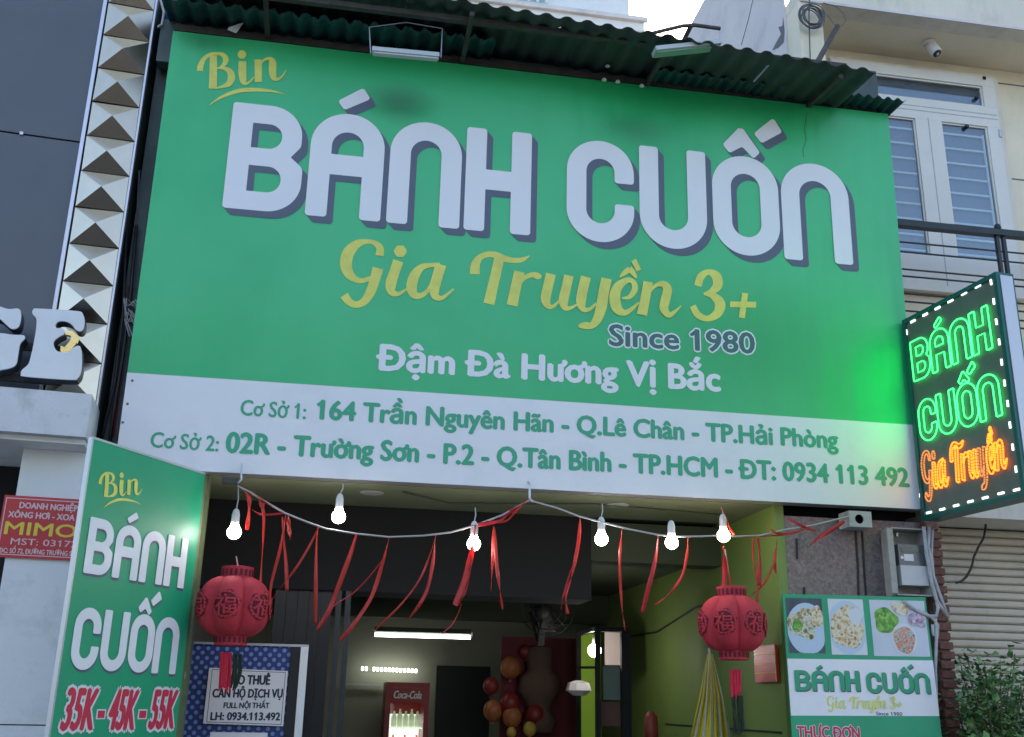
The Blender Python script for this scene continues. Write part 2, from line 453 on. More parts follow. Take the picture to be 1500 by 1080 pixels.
def sign_green(name, base, gloss=.38):
    # faded printed vinyl: blotchy fading plus darker smudges below the lamps and at the upper left
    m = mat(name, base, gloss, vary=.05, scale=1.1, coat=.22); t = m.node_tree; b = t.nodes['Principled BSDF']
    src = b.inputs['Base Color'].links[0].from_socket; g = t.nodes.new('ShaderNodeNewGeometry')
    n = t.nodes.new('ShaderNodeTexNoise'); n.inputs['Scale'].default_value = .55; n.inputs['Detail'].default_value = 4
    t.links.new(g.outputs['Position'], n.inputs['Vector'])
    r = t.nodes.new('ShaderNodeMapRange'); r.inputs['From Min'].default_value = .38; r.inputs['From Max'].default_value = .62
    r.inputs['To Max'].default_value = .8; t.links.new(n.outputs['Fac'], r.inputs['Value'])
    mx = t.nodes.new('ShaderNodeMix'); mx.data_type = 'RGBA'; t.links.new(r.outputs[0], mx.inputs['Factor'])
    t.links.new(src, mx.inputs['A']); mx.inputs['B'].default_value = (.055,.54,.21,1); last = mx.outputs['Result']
    for (px, py), (rx, rz), cc, am in (((1120,500),(.8,.55),(.002,.38,.115,1),.9), ((1010,150),(.9,.16),(.004,.34,.10,1),.6), ((700,110),(1.1,.10),(.006,.34,.11,1),.5),  # painted in: missing sheen at lower right, then canopy shade along the top
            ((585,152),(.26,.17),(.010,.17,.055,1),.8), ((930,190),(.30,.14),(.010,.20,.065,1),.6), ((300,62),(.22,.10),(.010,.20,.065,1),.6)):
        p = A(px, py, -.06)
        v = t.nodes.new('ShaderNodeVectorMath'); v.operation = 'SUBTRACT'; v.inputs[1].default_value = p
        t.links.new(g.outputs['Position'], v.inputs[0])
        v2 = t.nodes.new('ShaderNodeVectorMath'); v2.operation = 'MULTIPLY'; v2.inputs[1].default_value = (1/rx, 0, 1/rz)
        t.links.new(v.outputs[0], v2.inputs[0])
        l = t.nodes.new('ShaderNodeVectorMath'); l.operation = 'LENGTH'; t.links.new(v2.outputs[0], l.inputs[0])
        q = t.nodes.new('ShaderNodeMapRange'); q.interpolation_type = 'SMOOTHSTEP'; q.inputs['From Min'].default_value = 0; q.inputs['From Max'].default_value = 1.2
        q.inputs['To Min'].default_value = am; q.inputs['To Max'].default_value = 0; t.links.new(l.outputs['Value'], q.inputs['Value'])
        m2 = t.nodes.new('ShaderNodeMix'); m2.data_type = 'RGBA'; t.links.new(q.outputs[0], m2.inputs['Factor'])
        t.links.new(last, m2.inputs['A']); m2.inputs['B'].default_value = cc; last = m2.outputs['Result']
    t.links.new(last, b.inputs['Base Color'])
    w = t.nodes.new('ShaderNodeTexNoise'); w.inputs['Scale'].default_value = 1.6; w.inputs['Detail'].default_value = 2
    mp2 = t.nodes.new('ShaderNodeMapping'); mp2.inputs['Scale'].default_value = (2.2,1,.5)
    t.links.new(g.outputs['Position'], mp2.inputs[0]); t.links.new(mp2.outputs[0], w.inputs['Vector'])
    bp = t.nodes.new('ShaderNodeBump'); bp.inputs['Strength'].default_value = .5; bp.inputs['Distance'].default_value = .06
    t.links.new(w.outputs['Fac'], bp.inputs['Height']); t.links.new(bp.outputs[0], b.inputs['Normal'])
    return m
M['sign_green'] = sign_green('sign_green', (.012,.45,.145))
M['sign_white'] = mat('sign_white', (.82,.82,.82), .4, vary=.03, scale=2, coat=.15, dirt=(.55,.55,.55), dscale=2, damt=.4)
M['sign_letter'] = mat('sign_letter', (.82,.82,.83), .42, vary=.02, scale=2, coat=.1)
M['sign_shadow'] = mat('sign_shadow', (.10,.12,.17), .45, coat=.1)
M['sign_yellow'] = mat('sign_yellow', (.74,.72,.13), .45, vary=.12, scale=9, coat=.1)
M['sign_text'] = mat('sign_text', (.05,.40,.22), .45)
M['sign_teal'] = mat('sign_teal', (.05,.16,.14), .45)
M['stain'] = mat('stain', (.008,.28,.10), .4)
M['crack'] = mat('crack', (.05,.13,.08), .8)
M['screw'] = mat('screw', (.12,.12,.13), .5, .6)
M['alu'] = mat('alu', (.5,.52,.55), .4, .7)
M['board_green'] = sp(mat('board_green', (.010,.34,.16), .45, vary=.06, scale=3, coat=.12), Coat_Roughness=.25)
M['olive_edge'] = mat('olive_edge', (.11,.14,.06), .6, vary=.2, scale=15)
M['price_red'] = mat('price_red', (.62,.03,.07), .45)
M['canopy'] = mat('canopy', (.035,.06,.05), .7, vary=.3, scale=3, dirt=(.05,.045,.042), dscale=1.5, damt=.8, bump=.1)
M['canopy_teal'] = mat('canopy_teal', (.006,.07,.065), .6, vary=.3, scale=4, dirt=(.015,.02,.02), damt=.7)
M['rust_steel'] = mat('rust_steel', (.07,.065,.06), .7, .3, vary=.3, scale=12)
M['lamp_white'] = mat('lamp_white', (.5,.54,.54), .4)
M['lamp_glass'] = mat('lamp_glass', (.22,.34,.26), .25, coat=.4)
M['cream'] = mat('cream', (.82,.74,.56), .8, vary=.05, scale=2, dirt=(.33,.31,.25), dscale=1.1, damt=.35, bump=.1, bscale=90)
M['cream_beam'] = mat('cream_beam', (.74,.68,.56), .8, vary=.06, scale=3, dirt=(.25,.24,.22), dscale=2.2, damt=.5, bump=.12, bscale=80, stretch=(1,1,.4))
M['grey_wall'] = mat('grey_wall', (.68,.62,.60), .85, vary=.08, scale=1.5, dirt=(.25,.25,.27), dscale=2, damt=.5, bump=.15)
M['frame_white'] = mat('frame_white', (.74,.72,.66), .5, vary=.03, scale=6)
M['curtain'] = mat('curtain', (.13,.155,.20), .7, vary=.1, scale=2)
M['rail'] = mat('rail', (.03,.038,.042), .45, .3, vary=.2, scale=9)
M['cam_white'] = mat('cam_white', (.72,.72,.70), .4)
M['black_gloss'] = mat('black_gloss', (.01,.01,.012), .12)
M['cable_grey'] = mat('cable_grey', (.12,.12,.13), .6)
M['cable_light'] = mat('cable_light', (.42,.42,.42), .6, vary=.2, scale=20)
M['black_cable'] = mat('black_cable', (.015,.015,.017), .5)
M['tower_white'] = mat('tower_white', (.72,.72,.72), .8, vary=.05)
M['led_frame'] = mat('led_frame', (.008,.10,.085), .35, .2, vary=.1)
M['led_panel'] = mat('led_panel', (.10,.12,.10), .45, vary=.12, scale=5)
M['silver'] = mat('silver', (.5,.51,.54), .35, .5)
M['neon_green'] = mat('neon_green', (.02,.4,.1), .5, emis=(.03,1.0,.12), estr=1.7)
M['neon_orange'] = mat('neon_orange', (.4,.12,.02), .5, emis=(1.0,.16,.01), estr=1.3)
M['neon_dim'] = mat('neon_dim', (.30,.16,.07), .5, emis=(1.0,.32,.08), estr=.28)
M['neon_white'] = mat('neon_white', (.5,.5,.5), .5, emis=(.9,1.0,.95), estr=.8)
M['soffit'] = mat('soffit', (.20,.23,.13), .7, vary=.12, scale=2, dirt=(.12,.13,.09), dscale=1.6, damt=.5)
M['lime'] = mat('lime', (.17,.26,.06), .6, vary=.06, scale=2, dirt=(.2,.3,.06), damt=.3)
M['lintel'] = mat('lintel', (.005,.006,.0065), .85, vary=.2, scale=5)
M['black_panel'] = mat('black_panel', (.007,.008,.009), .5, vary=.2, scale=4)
M['back_wall'] = mat('back_wall', (.36,.37,.27), .7, vary=.08, scale=1)
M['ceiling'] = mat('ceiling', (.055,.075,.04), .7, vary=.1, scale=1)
M['tile_floor'] = mat('tile_floor', (.25,.24,.22), .4, vary=.1)
M['granite'] = mat('granite', (.20,.165,.155), .4, vary=.45, scale=60, dirt=(.07,.05,.05), dscale=35, damt=.8, bump=.05, coat=.1)
M['pipe_white'] = mat('pipe_white', (.42,.43,.42), .6, dirt=(.15,.15,.14), dscale=9, damt=.7)
M['meter_box'] = mat('meter_box', (.36,.36,.33), .6, vary=.1, scale=8, dirt=(.16,.15,.13), dscale=6, damt=.7)
M['meter_white'] = mat('meter_white', (.55,.56,.55), .45)
M['meter_dark'] = mat('meter_dark', (.12,.14,.15), .25, coat=.5)
M['lcd'] = mat('lcd', (.09,.12,.11), .1, coat=.6)
M['brick'] = mat('brick', (.17,.07,.05), .85, vary=.35, scale=18, bump=.5, bscale=60, dirt=(.25,.18,.14), dscale=9, damt=.5)
M['mortar'] = mat('mortar', (.16,.13,.11), .95, vary=.2, scale=20, bump=.4)
M['shutter'] = mat('shutter', (.56,.50,.39), .5, .1, vary=.05, scale=3, dirt=(.25,.24,.2), dscale=2.5, damt=.5)
M['leaf'] = mat('leaf', (.14,.27,.08), .5, vary=.4, scale=14)
M['leaf_dark'] = mat('leaf_dark', (.07,.15,.05), .5, vary=.4, scale=14)
M['stem'] = mat('stem', (.12,.10,.06), .8)
M['bulb'] = mat('bulb', (.9,.9,.9), .4, emis=(1,.93,.90), estr=14)
M['bulb_clear'] = mat('bulb_clear', (.9,.8,.6), .4, emis=(1,.82,.55), estr=10)
M['socket'] = mat('socket', (.62,.62,.58), .5)
M['cord'] = mat('cord', (.42,.40,.38), .6)
M['ribbon'] = mat('ribbon', (.72,.09,.07), .35, vary=.15, scale=15)
M['ribbon_pink'] = mat('ribbon_pink', (.60,.06,.07), .5, vary=.15, scale=15)
for k in ('ribbon', 'ribbon_pink'):
    t = M[k].node_tree; b = t.nodes['Principled BSDF']; o = t.nodes['Material Output']
    tr = t.nodes.new('ShaderNodeBsdfTranslucent'); tr.inputs[0].default_value = (.8,.05,.04,1)
    mx = t.nodes.new('ShaderNodeMixShader'); mx.inputs[0].default_value = .5
    t.links.new(b.outputs[0], mx.inputs[1]); t.links.new(tr.outputs[0], mx.inputs[2]); t.links.new(mx.outputs[0], o.inputs[0])
M['lantern'] = mat('lantern', (.50,.03,.045), .75, vary=.1, scale=20, bump=.05, bscale=200)
M['lantern_dark'] = mat('lantern_dark', (.13,.008,.018), .8)
M['tassel'] = mat('tassel', (.62,.02,.05), .8, vary=.2, scale=60, stretch=(1,1,.1))
M['tassel_dark'] = mat('tassel_dark', (.02,.035,.02), .8, vary=.2, scale=60)
M['tube'] = mat('tube', (.9,.9,.9), .4, emis=(.95,1,.95), estr=3.2)
M['fridge'] = mat('fridge', (.30,.02,.02), .4)
M['fridge_in'] = mat('fridge_in', (.6,.62,.6), .5, emis=(.8,.9,.8), estr=.30)
M['bottle_red'] = mat('bottle_red', (.7,.08,.03), .3, emis=(.9,.15,.05), estr=.09)
M['bottle_pale'] = mat('bottle_pale', (.6,.58,.4), .3, emis=(.7,.8,.5), estr=.09)
M['bottle_orange'] = mat('bottle_orange', (.8,.35,.05), .3, emis=(.9,.5,.1), estr=.09)
M['maroon'] = mat('maroon', (.12,.008,.018), .7, vary=.2, scale=2)
M['balloon_orange'] = mat('balloon_orange', (.36,.12,.04), .45)
M['balloon_red'] = mat('balloon_red', (.22,.02,.02), .45)
M['balloon_yellow'] = mat('balloon_yellow', (.5,.35,.06), .35)
M['net_beige'] = mat('net_beige', (.13,.08,.06), .9)
M['navy'] = mat('navy', (.015,.03,.13), .5)
M['green_box'] = mat('green_box', (.09,.14,.12), .6, vary=.2, scale=4)
M['pink_panel'] = mat('pink_panel', (.80,.66,.60), .6)
M['yellow_cloth'] = mat('yellow_cloth', (.45,.38,.02), .8, vary=.1, scale=6)
M['white_cloth'] = mat('white_cloth', (.42,.45,.42), .8, vary=.1, scale=6)
M['door_dark'] = mat('door_dark', (.012,.013,.012), .6)

def dots_material():
    m = bpy.data.materials.new('polka_dots'); m.use_nodes = True; t = m.node_tree; b = t.nodes['Principled BSDF']
    g = t.nodes.new('ShaderNodeNewGeometry'); mp = t.nodes.new('ShaderNodeMapping'); mp.inputs['Scale'].default_value = (1,0,1)
    mp.inputs['Rotation'].default_value = (0,R_(45),0)
    v = t.nodes.new('ShaderNodeTexVoronoi'); v.inputs['Scale'].default_value = 25; v.inputs['Randomness'].default_value = .12
    r = t.nodes.new('ShaderNodeMapRange'); r.inputs['From Min'].default_value = .26; r.inputs['From Max'].default_value = .34
    r.inputs['To Min'].default_value = 1; r.inputs['To Max'].default_value = 0
    mx = t.nodes.new('ShaderNodeMix'); mx.data_type = 'RGBA'
    mx.inputs['A'].default_value = (.02,.04,.17,1); mx.inputs['B'].default_value = (.16,.26,.50,1)
    t.links.new(g.outputs['Position'], mp.inputs[0]); t.links.new(mp.outputs[0], v.inputs['Vector'])
    t.links.new(v.outputs['Distance'], r.inputs['Value']); t.links.new(r.outputs[0], mx.inputs['Factor'])
    t.links.new(mx.outputs['Result'], b.inputs['Base Color']); b.inputs['Roughness'].default_value = .5
    return m
M['polka_dots'] = dots_material()
def food_material(name, cols, scale, seed):
    m = bpy.data.materials.new(name); m.use_nodes = True; t = m.node_tree; b = t.nodes['Principled BSDF']
    g = t.nodes.new('ShaderNodeNewGeometry'); mp = t.nodes.new('ShaderNodeMapping'); mp.inputs['Location'].default_value = (seed,seed*2,0)
    v = t.nodes.new('ShaderNodeTexVoronoi'); v.inputs['Scale'].default_value = scale*1.3; v.feature = 'SMOOTH_F1'
    n = t.nodes.new('ShaderNodeTexNoise'); n.inputs['Scale'].default_value = scale*1.1; n.inputs['Detail'].default_value = 6
    mxv = t.nodes.new('ShaderNodeMix'); mxv.data_type = 'RGBA'; mxv.inputs['Factor'].default_value = .62
    cr_ = t.nodes.new('ShaderNodeValToRGB'); el = cr_.color_ramp.elements
    el[0].position = .25; el[1].position = .75; el[0].color = (*cols[0],1); el[1].color = (*cols[-1],1)
    for i, c in enumerate(cols[1:-1]):
        e = el.new(.25+.5*(i+1)/(len(cols)-1)); e.color = (*c,1)
    t.links.new(g.outputs['Position'], mp.inputs[0]); t.links.new(mp.outputs[0], v.inputs['Vector']); t.links.new(mp.outputs[0], n.inputs['Vector'])
    t.links.new(v.outputs['Color'], mxv.inputs['A']); t.links.new(n.outputs['Color'], mxv.inputs['B'])
    s = t.nodes.new('ShaderNodeSeparateColor'); t.links.new(mxv.outputs['Result'], s.inputs[0])
    t.links.new(s.outputs[0], cr_.inputs[0]); t.links.new(cr_.outputs[0], b.inputs['Base Color']); b.inputs['Roughness'].default_value = .45
    return m
M['food_herbs'] = food_material('food_herbs', [(.05,.12,.04),(.45,.30,.12),(.75,.72,.60),(.16,.28,.08),(.6,.62,.62)], 42, 1)
M['food_rolls'] = food_material('food_rolls', [(.30,.12,.03),(.62,.42,.18),(.78,.74,.58),(.5,.28,.1),(.15,.06,.03)], 36, 3)
M['food_greens'] = food_material('food_greens', [(.03,.14,.02),(.16,.42,.05),(.35,.6,.12)], 50, 5)
M['food_mix'] = food_material('food_mix', [(.06,.10,.05),(.55,.55,.45),(.6,.12,.05),(.75,.75,.65)], 60, 7)
M['food_onion'] = food_material('food_onion', [(.22,.10,.16),(.5,.4,.5),(.7,.65,.7)], 50, 9)
M['plate'] = mat('plate', (.50,.62,.74), .35)
M['plate_white'] = mat('plate_white', (.68,.70,.72), .35)
M['photo_dark'] = mat('photo_dark', (.05,.08,.10), .4, vary=.4, scale=12)
M['photo_pale'] = mat('photo_pale', (.58,.62,.68), .4, vary=.05, scale=6)
def glass(name, tint=(.85,.92,.95), refl=.13):
    m = bpy.data.materials.new(name); m.use_nodes = True; t = m.node_tree
    for n in list(t.nodes):
        if n.type == 'BSDF_PRINCIPLED': t.nodes.remove(n)
    o = t.nodes['Material Output']; a = t.nodes.new('ShaderNodeBsdfTransparent'); a.inputs[0].default_value = (*tint,1)
    g = t.nodes.new('ShaderNodeBsdfGlossy'); g.inputs['Roughness'].default_value = .03
    mx = t.nodes.new('ShaderNodeMixShader'); mx.inputs[0].default_value = refl
    t.links.new(a.outputs[0], mx.inputs[1]); t.links.new(g.outputs[0], mx.inputs[2]); t.links.new(mx.outputs[0], o.inputs[0])
    return m
M['glass'] = glass('window_glass'); M['fridge_glass'] = glass('fridge_glass', (.95,1,.97), .05)

# ================================================================== GROUND
SB = 2.894                                        # height of the big sign's lower edge
def struct(name, mb, m, **k): return tag(build(name, mb, m, **k), kind='structure')
struct('road', MB().box((-60,-60,-.3),(60,-2.6,0)), M['asphalt'])
struct('pavement', MB().box((-60,-2.6,-.3),(60,60,.13)), M['paving'])

for i, (xa, xb, h, col, lab) in enumerate(((-16,-9.6,10.5,(.30,.31,.34),'mauve house across the street, farthest left'),(-9.4,-3.2,8.2,(.30,.32,.28),'cream house across the street, second from left'),
        (-3,2.6,9.6,(.24,.27,.30),'grey house across the street facing the eatery'),(2.8,9,7.4,(.34,.36,.36),'pale house across the street, low and wide'),(9.2,17,11,(.32,.29,.30),'dull pink house across the street, farthest right'))):
    op = thing('street_house', lab, 'house', ((xa+xb)/2,-18,0), 'houses across the street')
    build('wall', MB().box((xa,-24,0),(xb,-18,h)), mat('facade_paint', col, .8, vary=.08, scale=.8), op)
    for lv in range(int(h/3)):
        for k in range(3):
            xx = xa+(xb-xa)*(k+.5)/3; fw = build('window', MB().box((xx-.6,-17.99,lv*3+1.0),(xx+.6,-17.94,lv*3+2.5)), M['frame_white'], op)
            build('pane', MB().box((xx-.5,-17.939,lv*3+1.1),(xx+.5,-17.93,lv*3+2.4)), M['black_gloss'], fw)

# ================================================================== SHOP BUILDING
shop = thing('shop_building', 'narrow green painted eatery building open to the street under the big green sign', 'building', (2.4,.2,0))
XR = 4.05                                         # inner right wall
build('body_wall', MB().box((-.12,.16,2.93),(5.1,8,6.3)), M['recess'], shop)
build('soffit', MB().box((.10,.13,2.895),(XR,.9,2.925)), M['soffit'], shop)
build('side_wall', MB().box((XR,.12,.13),(XR+.06,8,2.93)), M['lime'], shop, 'bright lime green inner right wall')
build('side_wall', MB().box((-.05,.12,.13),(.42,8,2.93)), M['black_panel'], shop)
lf = A(262,900,.1).x
build('door_post', MB().box((.38,.10,.13),(.52,.2,2.89)), M['olive_edge'], shop, 'olive green left door post')
build('light_block', MB().box((XR+.061,.30,2.831),(5.14,.9,2.929)), M['lintel'], shop)  # black block added to stop light leaking in above the granite wall
build('granite_wall', MB().box((XR+.002,.125,.13),(5.14,.40,2.83)), M['granite'], shop)
build('floor', MB().box((.42,.2,.10),(XR,8,.15)), M['tile_floor'], shop)
build('back_wall', MB().box((.42,5.2,.15),(XR,5.35,2.9)), M['back_wall'], shop)
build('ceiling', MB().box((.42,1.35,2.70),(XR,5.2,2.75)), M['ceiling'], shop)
zl = A(640,871,.93).z
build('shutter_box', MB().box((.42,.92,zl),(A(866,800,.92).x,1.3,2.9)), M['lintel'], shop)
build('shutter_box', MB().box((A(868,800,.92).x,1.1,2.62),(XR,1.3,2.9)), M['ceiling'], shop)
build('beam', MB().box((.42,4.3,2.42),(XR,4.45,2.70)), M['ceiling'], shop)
# dark folded door leaf and rail at the left of the opening
x0, x1 = A(392,1000,.95).x, A(478,1000,.95).x
f = MB()
for i in range(5):
    a = x0+(x1-x0)*i/5
    f.box((a+.001,.95+.004*(i % 2),.15),(a+(x1-x0)/5-.001,1.0+.004*(i % 2),zl))
build('folding_door', f, M['black_panel'], shop)
for p in (488, 502):
    x = A(p,1000,.94).x; build('door_rail', MB().box((x-.018,.92,.15),(x+.018,.97,zl)), M['rail'], shop)
# conduit line and skirting seam on the lime wall
q = MB(); q.tube([AX(1060,880,XR-.012), AX(1018,890,XR-.012), AX(962,926,XR-.012), AX(905,935,XR-.012)], .008)
build('conduit', q, M['rail'], shop)
q = MB(); q.box((XR-.006,.2,1.50),(XR,2.5,1.512)); build('wall_seam', q, M['rail'], shop)
# downlights
for p in ((545,722),(905,740)):
    c = AZ(*p, 2.893); build('downlight', MB().lathe([(.07,0),(.075,.004),(.06,.006)], c-Vector((0,0,.004))), M['pipe_white'], shop, smooth=False)
# thin ceiling conduit
q = MB(); q.tube([AZ(590,721,2.885), AZ(660,738,2.885), AZ(870,739,2.885), AZ(1060,755,2.885)], .006, 6); build('conduit', q, M['ceiling'], shop)
# open doorway in the back wall
a, b = A(640,975,5.19), A(718,975,5.19)
build('doorway', MB().box((a.x,5.17,.15),(b.x,5.198,a.z)), M['door_dark'], shop)
a, b = A(503,1002,5.15), A(560,1004,5.15)
build('wall_rail', MB().bar(a,b,.02), M['lamp_white'], shop)

# ================================================================== BIG SIGN
TILT = R_(1.428)
SU, SV = Vector((1,0,0)), Vector((0,-math.sin(TILT),math.cos(TILT)))
PS = Plane((0,0,SB), SU, SV)                      # u 0..5, v 0..2.88
sign = thing('storefront_sign', 'huge green and white signboard above the entrance, lettered BÁNH CUỐN', 'sign', (2.5,0,SB))
VB = .563
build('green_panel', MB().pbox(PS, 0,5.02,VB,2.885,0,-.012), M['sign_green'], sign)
build('address_band', MB().pbox(PS, 0,5.0,0,VB-.001,.001,-.012), M['sign_white'], sign)
fr = MB()
fr.pbox(PS,.004,5.0,.0,.03,-.013,-.12); fr.pbox(PS,.004,5.0,2.84,2.87,-.013,-.12)
fr.pbox(PS,.004,.03,.031,2.839,-.013,-.12); fr.pbox(PS,4.97,5.0,.031,2.839,-.013,-.12)
for i in range(1,6): fr.pbox(PS,i*5/6,i*5/6+.025,.031,2.839,-.013,-.05)
build('frame', fr, M['alu'], sign)
for pts in [(194,558),(187,592),(180,619)]:
    u, v = PS.uv(*pts); build('screw', MB().pbox(PS,u-.006,u+.006,v-.006,v+.006,.006,.0012), M['screw'], sign)
for row, (a0,b0), (a1,b1) in ((1,(325,302),(779,200)), (2,(830,267),(1250,388))):
    L, w = row_loops(row); X0 = ROW1[0][1] if row == 1 else ROW2[0][1]
    base = BASE
    for g in L:
        loops = [[(x+X0, y+base) for x, y in lp] for lp in g]
        build('letter', MB().flat(PS, loops, .0060), M['sign_letter'], sign)
        sh = MB()
        for k in range(1,7):
            sh.flat(PS, loops, .0052-k*.0004, sx=.042*k/6, sy=-.045*k/6)
        build('letter_shadow', sh, M['sign_shadow'], sign)
G3 = script_uv(PS, S_GIA)+script_uv(PS, S_TRUY)+script_uv(PS, S_EN)
BIN = script_uv(PS, S_BIN); SWO = script_uv(PS, S_SWOOSH)
NG = len(S_GIA[3]); NT = len(S_TRUY[3])
build('script_lettering', strokes_mesh(MB(), PS, BIN, .003), M['sign_yellow'], sign)
build('swoosh', strokes_mesh(MB(), PS, SWO, .003), M['sign_yellow'], sign)
build('script_lettering', strokes_mesh(MB(), PS, G3[:NG], .003), M['sign_yellow'], sign)
build('script_lettering', strokes_mesh(MB(), PS, G3[NG:-4], .003), M['sign_yellow'], sign)
build('script_lettering', strokes_mesh(MB(), PS, G3[-4:], .003), M['sign_yellow'], sign)
def sline(s, l, r, cap, m, bold=.02, off=.003, like=None, shear=0.0, spacing=1.0, P=None, par=None, name='lettering'):
    return build(name, px_text(MB(), P or PS, s, l, r, cap, off, bold, shear, like, spacing), m, par or sign)
sline('Since 1980', (893,506), (1105,518), (893,476), M['sign_letter'], bold=.075, off=.002, like=.03)
sline('Since 1980', (893,506), (1105,518), (893,476), M['sign_teal'], bold=.03, off=.0032)
sline('Đậm Đà Hương Vị Bắc', (552,541.5), (1054,573), (560,505.5), M['sign_letter'], bold=.040)
sline('Cơ Sở 1:', (352,608), (447,614.2), (354,586), M['sign_text'], bold=.02)
sline('164 Trần Nguyên Hãn - Q.Lê Chân - TP.Hải Phòng', (464,613.5), (1227,657), (475,587), M['sign_text'], bold=.040)
sline('Cơ Sở 2:', (220,655), (319,661.3), (222,633), M['sign_text'], bold=.02)
sline('02R - Trường Sơn - P.2 - Q.Tân Bình - TP.HCM - ĐT: 0934 113 492', (331,662.5), (1331,713), (380,636), M['sign_text'], bold=.040)
cr_pts = [(1182,166),(1178,190),(1181,205),(1176,219),(1177,230)]
build('crack', MB().tube([PS.w(*PS.uv(*p), .0005) for p in cr_pts], .0018, 5), M['crack'], sign)

# ================================================================== LEFT BUILDING
YL = R_(5.04)
LD = Vector((math.cos(YL), math.sin(YL), 0))
P0 = Vector((-.15,0,0))
PL = Plane(P0, LD, (0,0,1))                       # facade of the dark building, u = 0 at its right edge
left = thing('dark_building', 'dark grey clad building beside the left edge of the green sign', 'building', (-2,0,0))
zt = 7.6
uR = PL.uv(228,0)[0]; uL = PL.uv(163,0)[0]; uR = 0.0
uL = -.285
zseam = PL.uv(65,199)[1]; zbot = PL.uv(60,520)[1]-.35
lg = MB()
build('cladding_panel', MB().pbox(PL, -2.2, uL-.035, zseam+.006, zt, -.02, -.06), M['dark_cladding'], left)
build('cladding_panel', MB().pbox(PL, -2.2, uL-.035, zbot, zseam-.006, -.02, -.06), M['dark_cladding'], left)
build('backing_wall', MB().pbox(PL, -2.2, -.02, 3.0, zt, -.061, -.5), M['joint'], left)
u_, v_ = PL.uv(31,194); build('bolt', MB().pbox(PL,u_-.01,u_+.01,v_-.01,v_+.01,-.019,-.008), M['trim_metal'], left)
build('edge_trim', MB().pbox(PL, uL-.034, uL-.012, 3.05, zt, .004, -.06), M['trim_metal'], left)
build('side_wall', MB().box((P0.x-.04,.05,.13),(P0.x-.012,1.6,zt)), M['recess'], left, 'dark green grey side wall in the gap beside the sign')
build('edge_trim', MB().pbox(PL, uR-.002, uR+.010, 3.2, zt, .003, -.06), M['trim_metal'], left)
# pyramid studs
ys = [22,52.7,100,149.3,200,250,304,357.3,413,475,528]
zs = [PL.uv(110,y)[1] for y in (52.7,99.5,149,200,250.3,304,357.5)]
pitch = (PL.uv(162,52.7)[1]-PL.uv(111.7,357.4)[1])/6
ztop = PL.uv(162,52.7)[1]
hw = (uR-uL+.002)/2; uc = (uR+uL-.006)/2
o0 = PL.w(uc, ztop, 0)
pm = MB(); q = [PL.w(uc-hw+.003, ztop-pitch+.003), PL.w(uc+hw-.003, ztop-pitch+.003), PL.w(uc+hw-.003, ztop-.003), PL.w(uc-hw+.003, ztop-.003)]
pm.add(q+[PL.w(uc, ztop-pitch/2, .072)]+[p-PL.n*.03 for p in q], [(0,1,4),(1,2,4),(2,3,4),(3,0,4),(0,5,6,1),(1,6,7,2),(2,7,8,3),(3,8,5,0),(8,7,6,5)])
stud = build('pyramid_stud', pm, M['stud_metal'], left, origin=PL.w(uc, ztop-pitch/2))
for i in range(-7, 11):
    if i == 0: continue
    z = ztop-pitch*i
    if z > zt or z-pitch < 3.15: continue
    c = share(stud, stud.location+Vector((0,0,-pitch*i)), left)
    c.rotation_euler = (R_(rnd.uniform(-.8,.8)), R_(rnd.uniform(-.8,.8)), R_(rnd.uniform(-1,1)))
# ledge
PLg = Plane(PL.w(0,0,.28), LD, (0,0,1))
uE, v1 = PLg.uv(135,577.8); _, v0 = PLg.uv(127,640.6)
build('ledge', MB().pbox(PL, -2.2, uE, v0, v1, .28, -.1), M['ledge_paint'], left)
build('soffit', MB().pbox(PL, -2.2, uE-.01, v0-.03, v0-.001, .22, -1.0), M['white_paint'], left, 'grey underside of the white ledge')
PLw = Plane(PL.w(0,0,.02), LD, (0,0,1))
ua = PLw.uv(33,667)[0]
build('pillar', MB().pbox(PL, ua, uE-.02, .13, v0-.031, .02, -.5), M['white_paint'], left)
build('lower_wall', MB().pbox(PL, -2.2, ua-.001, .13, v0-.031, -.55, -.7), M['joint'], left)
zz = PLw.uv(30,1062)[1]; build('joint_line', MB().pbox(PL, ua, uE-.02, zz-.003, zz+.003, .0215, .019), M['joint'], left)
build('shelf_bracket', MB().pbox(PL, -1.2, uE-.05, v1+.0, v1+.05, .03, -.01), M['dark_cladding'], left)
for i, pz in enumerate((497,545)):
    z = PLg.uv(60,pz)[1]; build('mounting_rail', MB().pbox(PL, -1.3, uL+.10, z-.02, z+.02, .12, .09), M['rust_steel'], left)

# the two western style letters: traced outlines
PG = Plane(PL.w(0,0,.24), LD, (0,0,1))
def outline(P, pts, ox, oy, sc, k=4):
    q = [P.uv(ox+x/sc, oy+y/sc) for x, y in pts]; n = len(q); out = []
    for i in range(n):
        a, b, c, d = q[i-1], q[i], q[(i+1) % n], q[(i+2) % n]
        for j in range(k):
            t = j/k
            out.append(tuple(.5*(2*b[m]+(c[m]-a[m])*t+(2*a[m]-5*b[m]+4*c[m]-d[m])*t*t+(3*b[m]-a[m]-3*c[m]+d[m])*t**3) for m in (0,1)))
    return out
E_pts = [(165,180),(190,176),(380,188),(410,205),(418,240),(412,275),(395,288),(375,280),(355,255),(325,240),(290,240),(275,255),(280,272),(310,275),(318,300),(292,315),(268,335),
         (266,360),(282,385),(310,392),(340,390),(362,370),(385,360),(400,372),(405,440),(400,490),(385,518),(350,528),(125,512),(104,500),(108,480),(140,450),(155,400),(170,330),(180,260),(178,225),(160,200)]
